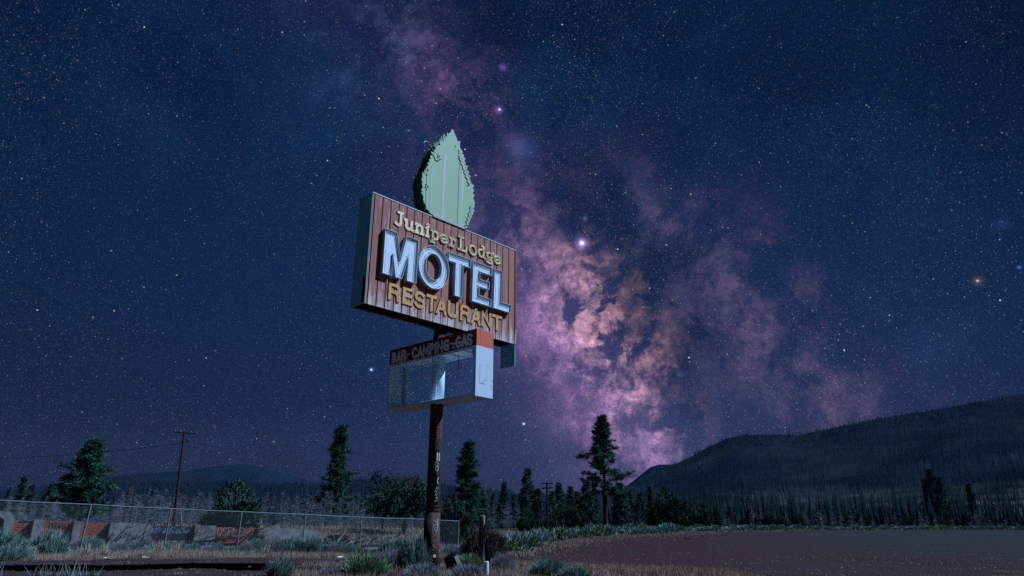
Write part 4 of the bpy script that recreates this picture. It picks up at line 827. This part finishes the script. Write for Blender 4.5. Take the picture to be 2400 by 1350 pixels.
for a, b, c, d in zip(FP[:-1], FP[1:], FB[:-1], FB[1:]):
    L = np.linalg.norm(b - a); H = a[2] - c[2] - .12; n = int(L / .075); hh = H / L
    for k in range(-int(n * hh) - 1, n + 1):
        for sg in (1, -1):
            s0, s1 = k / n, k / n + hh; z0, z1 = 0., 1.
            if s0 < 0: z0 = -s0 / hh; s0 = 0.
            if s1 > 1: z1 = 1 - (s1 - 1) / hh; s1 = 1.
            if z1 - z0 < .02: continue
            if sg < 0: z0, z1 = 1 - z0, 1 - z1
            f = lambda s, t: (c + (d - c) * s) * (1 - t) + (a + (b - a) * s) * t + np.array([0, 0, .12 * (1 - t) - .02 * t])
            wm.tube([f(s0, z0) - fo, f(s1, z1) - fo], .0017, 3, False)
o = wm.build('chain_mesh', m_galv, fe); tag(o, 'woven chain-link wire mesh', kind='stuff')

# ------------------------------------------------------------------ ruined motel wall behind the fence
m_conc = mat('grey_concrete', (.20, .195, .195), .9, .2, 2.2, (.085, .08, .085), .44, .68, bump=.3)
m_brick = mat('red_brick', (.27, .080, .048), .9, .22, 3, bump=.3)
m_brick2 = mat('smoke_dark_brick', (.040, .036, .040), .9, .3, 3, bump=.3)
m_mortar = mat('dark_mortar', (.030, .022, .020), .95, .2)
fd = nrm((FP[8] - FP[2]) * np.array([1, 1, 0])); fn = np.array([-fd[1], fd[0], 0])       # along, and away from the road
w0 = FP[2] * np.array([1, 1, 0]) + fn * 5.2
ww = empty('ruined_wall', (w0[0], w0[1], gz(w0[0], w0[1])), math.atan2(fd[1], fd[0])); tag(ww, 'long low ruined wall of red brick panels and grey concrete behind the fence', 'wall'); wz = ww.location[2]
def wp(px, py):                          # photo position -> (along, height) on the wall face
    d = ray(px, py); t = ((w0 - np.array([0, 0, CAMZ])) @ fn) / (d @ fn); P = np.array([0, 0, CAMZ]) + d * t; return float((P - w0) @ fd), float(P[2] - wz)
def wbase(s): P = w0 + fd * s; return gz(P[0], P[1]) - wz - .25
def conc(pts, y0, y1, nm='pier'):        # outline in (along, height)
    return MB().extrude(pts, lambda s, q, d: (s, -d, q), -y1, -y0, True).build(nm, m_conc, ww)
def cpx(pxs, y0=-.02, y1=.55, nm='pier'):
    P = [wp(*p) for p in pxs]; s0, s1 = min(p[0] for p in P), max(p[0] for p in P)
    return conc(P + [(s1, wbase(s1)), (s0, wbase(s0))], y0, y1, nm)
cpx([(88, 1233), (112, 1233.5)]); cpx([(182, 1235), (200, 1235.5)])
cpx([(267, 1238), (300, 1237.5), (345, 1239), (366, 1243)], -.02, .5, 'slab'); cpx([(466, 1241), (514, 1241.5)], -.02, .5, 'slab')
cpx([(612, 1245), (660, 1245), (700, 1246), (735, 1248), (757, 1252)], -.02, .5, 'slab')
a0, a1, a2 = wp(-30, 1214), wp(31, 1214.5), wp(42, 1233); h0, h1 = wp(2, 1229), wp(19, 1229); bs = wbase(a0[0])
conc([(a0[0], a0[1]), (h0[0], a0[1]), (h0[0], bs), (a0[0], bs)], -.02, .5)
conc([(h0[0] + .003, a0[1]), (a1[0], a1[1]), (a2[0], a2[1]), (a2[0], bs), (h1[0] + .05, bs), (h1[0], h1[1] - .1), (h1[0] - .15, h1[1]), (h0[0] + .003, h1[1])], -.02, .5, 'arch')
MB().box(a0[0], a2[0], .52, .6, bs, h1[1]).build('dark_recess', m_mortar, ww)
def bricks(x0, x1, yt, yb, m, rows=6, rec=.34, seed=0, bl=.42):
    r = random.Random(seed); s0, z1 = wp(x0, yt); s1, _ = wp(x1, yt); z0 = wp((x0 + x1) / 2, yb)[1] - .25; hgt_ = (z1 - z0 - .0) / (rows + 2)
    MB().box(s0, s1, rec + .012, rec + .3, z0, z1 - .02).build('panel_core', m_mortar, ww)
    for k in range(rows + 2):
        q = z0 + k * hgt_; s = s0 - (bl * .5 if k % 2 else 0)
        while s < s1:
            a = max(s, s0); b = min(s + bl - .018, s1)
            if b - a > .06 and not (k == rows + 1 and r.random() < .12): MB().box(a, b, rec + r.uniform(-.008, .006), rec + .10, q, q + hgt_ - .016).build('brick', m, ww)
            s += bl
    return s0, s1, z0, z1, rec
m_brown = m_brick
B1 = bricks(41, 88, 1236, 1264, m_brick, seed=1); B2 = bricks(112, 182, 1236, 1264, m_brick, seed=2); B3 = bricks(200, 267, 1238, 1264, m_brick, seed=3); B4 = bricks(366, 466, 1243, 1266, m_brick2, seed=4, rec=.2); B5 = bricks(514, 612, 1245, 1270, m_brick, seed=5, rec=.12)
def wgraf(strokes, B, x0, x1, z0, z1, m, w):
    s0, s1, q0, q1, rec = B; q0 = q0 + .28; mb = MB()
    for k, st in enumerate(strokes): mb.ribbon([(s0 + (s1 - s0) * (x0 + (x1 - x0) * a), q0 + (q1 - q0) * (z0 + (z1 - z0) * b)) for a, b in st], w, lambda s, q, d: (s, rec - .01 - d, q), 0, .004 + .002 * k)
    mb.build('graffiti', m, ww)
m_spb = mat('black_spray', (.012, .012, .014), .8, .2); m_spw = mat('pink_white_spray', (.30, .22, .23), .8, .2); m_spl = mat('pale_blue_spray', (.16, .22, .29), .8, .2)
for k in range(6): wgraf([arc(.5, .5, .42, .4, 20 + k * 40, 300 + k * 30, 10)], B2, .22 + k * .11, .34 + k * .11, .3 + .1 * (k % 2), .85, m_spb, .045)
for k, st in enumerate(([arc(.5, .5, .5, .5, 0, 350, 12)], [arc(.5, .75, .4, .25, 20, 270, 8) + arc(.5, .25, .4, .25, 90, -150, 8)], [[(1, 1), (0, 1), (0, 0), (1, 0)], [(0, .5), (.8, .5)]], [[(0, 1), (0, 0), (.9, 0)]], [[(1, 1), (0, 1), (0, 0), (1, 0)], [(0, .5), (.8, .5)]], [arc(.5, .75, .4, .25, 20, 270, 8) + arc(.5, .25, .4, .25, 90, -150, 8)], [arc(.5, .5, .5, .5, 0, 350, 12)])):
    wgraf(st, B5, .06 + k * .125, .155 + k * .125, .15, .95, m_spw, .038)
rz_ = random.Random(6)
for k in range(9): wgraf([[(rz_.uniform(0, 1), rz_.uniform(0, 1)) for _ in range(5)], arc(.5, rz_.uniform(.3, .7), .45, .35, rz_.uniform(0, 200), rz_.uniform(250, 460), 8)], B4, .02 + k * .105, .14 + k * .105, .1, .92, m_spl, .03)
# fallen timber, brush heaps, debris
def fallen(name, label, px, Y, rz, L, m, nb, seed, tilt=.06, up=.9, cat='fallen tree', rad=.09):
    g = np.random.default_rng(seed); q = place(px, Y); o = empty(name, q, rz); tag(o, label, cat); br = []
    MB().tube([(-L / 2, 0, rad), (0, .1, rad + .08), (L / 2, 0, rad + L * tilt)], [rad, rad * .45], 8).build('trunk', m, o)
    for k in range(nb):
        s = g.uniform(-.4, .5) * L; l = g.uniform(.7, 2.1) * up; d = np.array([g.uniform(.1, 1.0), g.normal(0, .5), g.uniform(.25, 1.)]); P = [np.array([s, 0, rad + .05]), np.array([s, 0, .1]) + d * l * .5 + g.normal(0, .08, 3), np.array([s, 0, .1]) + d * l + np.array([l * .2, 0, -.1 * l])]
        P[2][2] = max(P[2][2], .1); br.append((P, rad * .35, rad * .08, 4))
        for t in range(4):
            u = g.uniform(.3, 1); c = P[0] * (1 - u) + P[2] * u; br.append(([c, c + (d + g.normal(0, .6, 3)) * l * .32], rad * .16, rad * .05, 3))
    link('branches', tubes_np(br, 'branches'), m, o)['kind'] = 'stuff'; return o
fallen('fallen_tree', 'charred fallen tree with dark branches in front of the ruined wall', 400, 36.6, math.atan2(fd[1], fd[0]), 7.5, m_char, 26, 1)
fallen('fallen_tree', 'smaller charred limb heap left of the red graffiti bricks', 520, 38.2, math.atan2(fd[1], fd[0]) + .15, 4.5, m_char, 16, 5)
fallen('fallen_tree', 'bleached fallen branches piled behind the sixth fence post', 840, 39.5, math.atan2(fd[1], fd[0]) + .1, 4.6, m_palewood, 18, 2, .02, .62, rad=.07)
fallen('fallen_tree', 'dark burnt debris heap behind the bleached branches', 845, 42.0, math.atan2(fd[1], fd[0]), 5.2, m_char, 22, 3, .04, .7)
for px, Y, L, rz, lb in ((330, 35.6, 7.2, .0, 'long weathered log lying along the foot of the wall'), (545, 37.2, 2.6, .1, 'short split log under the red graffiti bricks'), (575, 37.6, 1.7, -.1, 'tan log stub at the fence below the graffiti bricks')):
    q = place(px, Y); o = empty('log', (q[0], q[1], q[2] + .10), math.atan2(fd[1], fd[0]) + rz); tag(o, lb, 'log')
    MB().tube([(-L / 2, 0, 0), (0, .03, .02), (L / 2, 0, .0)], [.085, .075], 9).build('bark', m_palewood if L < 7 else m_deadwood, o); MB().tube([(L / 2, 0, 0), (L / 2 + .012, 0, 0)], .06, 9).build('cut_end', m_palewood, o)
def rock(name, label, cat, px, Y, s, m, seed, dz=0., flat=1.0):
    bm = bmesh.new(); bmesh.ops.create_icosphere(bm, subdivisions=2, radius=1); g = random.Random(seed)
    for v in bm.verts: v.co *= g.uniform(.75, 1.12); v.co.z = max(v.co.z, -.4)
    me = bpy.data.meshes.new(name); bm.to_mesh(me); bm.free(); q = place(px, Y); o = link(name, me, m, None, (q[0], q[1], q[2] + dz)); o.scale = (s, s * .7, s * .6 * flat); o.rotation_euler = (0, 0, g.uniform(0, 3)); return tag(o, label, cat)
rock('concrete_chunk', 'broken pale concrete chunk in the brush below the first brick panel', 'rubble', 66, 31.5, .5, m_conc, 3, .1); rock('concrete_chunk', 'pointed white rubble on top of the wall beside the arch', 'rubble', 72, 43.5, .45, m_conc, 5, .35)
rock('dark_rubble', 'blackened rubble heap right of the wall end', 'rubble', 800, 43.5, 1.1, m_char, 7, .15); rock('dark_rubble', 'reddish burnt rubble beside the blackened heap', 'rubble', 770, 42.6, .7, m_brick2, 8, .1)
for px, Y, lb in ((160, 25.8, 'white paper scrap on road edge below the dense sagebrush'), (273, 26.2, 'white litter scrap on the road edge below the bunchgrass'), (300, 27.6, 'left of two close white litter scraps in the grass'), (314, 27.4, 'right of two close white litter scraps in the grass'), (362, 27.0, 'white scrap on the road edge left of the third post'), (810, 30.9, 'white plastic scrap at road edge below the brush heap'), (528, 29.4, 'small white scrap on the dirt below the red graffiti')):
    q = place(px, Y); g2 = random.Random(px); mb = MB(); P = [(g2.uniform(.6, 1) * .16 * math.cos(t), g2.uniform(.5, 1) * .10 * math.sin(t), g2.uniform(.02, .09)) for t in np.linspace(0, 5.5, 7)]
    n = len(P); mb.add(P + [(0, 0, .06)] + [(x, y, zz - .008) for x, y, zz in P] + [(0, 0, .052)], [(i, (i + 1) % n, n) for i in range(n)] + [(n + 1 + (i + 1) % n, n + 1 + i, 2 * n + 1) for i in range(n)] + [(i, n + 1 + i, n + 1 + (i + 1) % n, (i + 1) % n) for i in range(n)])
    tag(mb.build('litter', mat('white_litter', (.62, .62, .62), .6, .1), None, (q[0], q[1], q[2] + .02)), lb, 'litter')
# flowering stalk
q = place(617, 40.2); o = empty('mullein_stalk', q); tag(o, 'pale dried mullein stalk at the right end of red bricks', 'plant'); MB().tube([(0, 0, 0), (.03, 0, .6), (.02, 0, 1.15)], [.02, .012], 5).build('stem', m_stem, o)
g = np.random.default_rng(4); B = np.stack([g.normal(.02, .03, 220), g.normal(0, .03, 220), g.uniform(.65, 1.45, 220)], -1); V, F = blades(B, g.normal(0, 1, B.shape), .10, .035, g); link('flower_spike', np_mesh('flower_spike', V, F), m_pale, o)

# ------------------------------------------------------------------ posts by the sign
m_wpost = mat('weathered_blue_grey_wood', (.20, .21, .20), .85, .25, 3, (.12, .125, .13), .42, .6, stretch=(4, 4, .25), bump=.3)
q = place(1137, 26.5); tp = at(1137, 1210, 26.5)[2]; o = empty('wooden_post', q); tag(o, 'tall weathered grey wooden post right of the sign pole', 'post'); Hh = tp - q[2]
MB().tube([(0, 0, -.2), (.0, 0, Hh * .5), (.004, 0, Hh)], [.118, .11, .106], 14).build('shaft', m_wpost, o, smooth=False); MB().tube([(.004, 0, Hh + .001), (.004, 0, Hh + .02)], [.10, .07], 14).build('cut_top', m_wpost, o)
for k in range(7):
    a = -1.57 + rt.uniform(-1.2, 1.4); r_ = .113; MB().bar((r_ * math.cos(a), r_ * math.sin(a), rt.uniform(0, .3)), (r_ * math.cos(a), r_ * math.sin(a), Hh - rt.uniform(.02, .6)), .012).build('split', m_char, o)
q = place(1151, 22.8); o = empty('charred_stump', q); tag(o, 'narrow charred stump standing right of the wooden post', 'stump')
g2 = random.Random(3); MB().tube([(0, 0, -.1), (.02, 0, .25), (-.01, .02, .5), (.02, 0, .78)], [.075, .085, .06, .045], 9).build('wood', m_char, o)
for k in range(5): MB().tube([(g2.uniform(-.05, .05), -.05, g2.uniform(.1, .5)), (g2.uniform(-.09, .09), -.09, g2.uniform(.3, .8))], [.03, .012], 5).build('splinter', m_char, o)
q = place(1149, 19.0); o = empty('white_marker', q); tag(o, 'short white marker post at bottom edge below charred stump', 'post'); MB().tube([(0, 0, -.1), (0, 0, .30)], .062, 14).build('shaft', m_white, o, smooth=False); MB().tube([(0, 0, .30), (0, 0, .315)], [.06, .045], 14).build('cap', m_white, o)
q = place(1165, 20.4); o = empty('steel_rod', q); tag(o, 'thin steel rod with a hook right of white marker', 'rod'); MB().tube([(0, 0, -.1), (0, 0, .62)], .012, 6).build('rod', m_stem, o); MB().tube([(0, 0, .62), (-.16, 0, .64), (-.2, 0, .58)], .009, 5).build('hook', m_stem, o)
q = place(1072, 20.0); o = empty('log_block', (q[0], q[1], q[2] + .20), .5); tag(o, 'dark tilted log block with one pale split face right of the pole', 'log')
o.rotation_euler = (0, R(-28), .55)
MB().tube([(0, -.02, -.24), (0, 0, 0), (0, .01, .24)], [.17, .19, .16], 11).build('bark', m_char, o); MB().box(.02, .13, -.205, -.165, -.21, .19).build('split_face', m_palewood, o)

# ------------------------------------------------------------------ utility poles, wires, cabin
m_upole = mat('utility_pole_wood', (.045, .030, .026), .95, .25, 4, stretch=(1, 1, .2))
def upole(label, px0, px1, ytop, Y, arms, rad):
    b = place(px0, Y); t = at(px1, ytop, Y) - b; o = empty('utility_pole', b); tag(o, label, 'utility pole'); MB().tube([(0, 0, -.2), t * .5, t], [rad, rad * .7], 10).build('pole', m_upole, o); ends = []
    for xa, xb, ya, yb, r_ in arms:
        A_ = at(xa, ya, Y) - b; B_ = at(xb, yb, Y) - b; B_[1] += .3; ar = MB().bar(A_, B_, r_, r_).build('crossarm', m_upole, o); ends += [A_ + b, B_ + b]
        for s in (.06, .3, .7, .94):
            c = A_ + (B_ - A_) * s; MB().tube([c + np.array([0, 0, r_ * .5]), c + np.array([0, 0, r_ * .5 + .16])], [.04, .03], 6).build('insulator', m_galv, ar)
    return o, ends
u1, e1 = upole('leaning utility pole with thin antenna arm left of the squat juniper', 415, 437, 1024, 55, [(430, 443, 1050, 1043, .10), (411, 464, 1023, 1026, .06)], .115)
u2, e2 = upole('distant utility pole with two crossarms in front of the fir grove', 1291, 1288.5, 1129, 96, [(1275, 1302, 1132, 1131, .16), (1277, 1303, 1143.5, 1141.5, .16)], .16)
def wire(label, A_, B_, sag, r_=.014):
    P = [A_ + (B_ - A_) * t - np.array([0, 0, sag * 4 * t * (1 - t)]) for t in np.linspace(0, 1, 24)]; c = P[12]
    tag(MB().tube([p - c for p in P], r_, 5).build('overhead_wire', m_ink, None, tuple(c)), label, 'wire')
wire('upper overhead wire from leaning pole to distant double-armed pole', e1[1], e2[0], 1.1); wire('lower overhead wire from leaning pole to distant double-armed pole', e1[0], e2[2], 1.8)
wire('overhead wire from the leaning pole out past the left edge', e1[0], at(-500, 1080, 50), .8)
for px, pxb, lb in ((384, 361, 'tan slanted strut left of the leaning utility pole'), (432, 425, 'left leg of thin tan props right of the leaning pole'), (430, 434, 'right leg of thin tan props right of the leaning pole')):
    a = at(px, 1206, 46); b = at(pxb, 1240, 46); tag(MB().tube([(0, 0, 0), b - a], [.03, .02], 5).build('wooden_strut', m_palewood, None, tuple(a)), lb, 'strut')
q = place(1621, 119); o = empty('cabin', q, -.3); o.scale = (.55, .55, .62); tag(o, 'small white cabin half hidden between the two right junipers', 'cabin')
cw = MB().box(-1.6, 1.6, -1.3, 1.3, -.3, 2.0).build('wall', mat('cabin_white', (.30, .30, .30), .8, .1), o); MB().add([(-1.9, -1.6, 1.95), (1.9, -1.6, 1.95), (1.9, 1.6, 1.95), (-1.9, 1.6, 1.95), (-1.9, 0, 2.9), (1.9, 0, 2.9)], [(0, 1, 5, 4), (2, 3, 4, 5), (0, 4, 3), (1, 2, 5), (0, 3, 2, 1)]).build('roof', m_flash, o)
MB().box(-.5, .4, -1.33, -1.305, .6, 1.5).build('window', m_ink, o)
# fine gravel and pebbles on the lot and road
g = np.random.default_rng(44)
px = g.uniform(-50, 2450, 9000); Y = 15.5 + g.exponential(9, 9000); Y = np.minimum(Y, farY(px) - .3); nY = np.interp(px, NPX, NEA) * np.cos(np.arctan((px - 1200) / FPX)); k_ = Y > nY + .3; px, Y = px[k_], Y[k_]; x = (px - 1200) / FPX * Y * .9675
n = len(x); s = g.uniform(.008, .03, n) * (1 + Y / 40); c = np.stack([x, Y, hgt(x, Y) + .016], -1); T_ = np.array([[1, 0, 0], [-.5, .8, 0], [-.6, -.7, 0], [0, 0, .9]])
V = (c[:, None] + (T_[None] * s[:, None, None]) * g.uniform(.6, 1.3, (n, 4, 1))).reshape(-1, 3); F = (np.arange(n)[:, None, None] * 4 + np.array([[0, 1, 3], [1, 2, 3], [2, 0, 3]])[None]).reshape(-1, 3)
tag(link('gravel', np_mesh('gravel', V, F), mat('pebble', (.05, .036, .036), .95, .4, .7, (.17, .15, .15), .52, .72)), 'loose gravel scattered over the red dirt lot', 'gravel', kind='stuff')
# stones on the lot
m_stone = mat('dark_stone', (.05, .04, .04), .95, .3, 6)
rs = random.Random(31)
for k in range(26):
    px = rs.uniform(300, 2380); Y = rs.uniform(19, 60) if px > 1200 else rs.uniform(19, 27)
    rock('stone', 'small stone lying loose on the red dirt', 'stone', px, Y, rs.uniform(.03, .08), m_stone if k % 3 else m_conc, k, .01)['group'] = 'loose stones on the dirt'
rock('stone', 'larger dark stone far out on the lot below the cabin', 'stone', 1618, 75, .35, m_stone, 91, .05); rock('stone', 'dark low mound at the far lot edge left of round juniper', 'stone', 1975, 122, 1.3, m_stone, 92, .05, .6)

for o in bpy.data.objects:
    if o.name.split('.')[0] in ('tube_support', 'graffiti'): o['kind'] = 'stuff'

# ------------------------------------------------------------------ thin night air
hz = MB().box(-2600, 3400, -300, 2950, -30, 330).build('haze', None)
hm = bpy.data.materials.new('night_air'); hm.use_nodes = True; ht = hm.node_tree; ht.nodes.clear()
pv = ht.nodes.new('ShaderNodeVolumePrincipled'); pv.inputs['Color'].default_value = (.30, .55, 1, 1); pv.inputs['Density'].default_value = .000022; pv.inputs['Anisotropy'].default_value = 0
oo = ht.nodes.new('ShaderNodeOutputMaterial'); ht.links.new(pv.outputs[0], oo.inputs['Volume'])
hz.data.materials.clear(); hz.data.materials.append(hm); tag(hz, 'thin blue night air over the whole place', 'haze', kind='stuff')
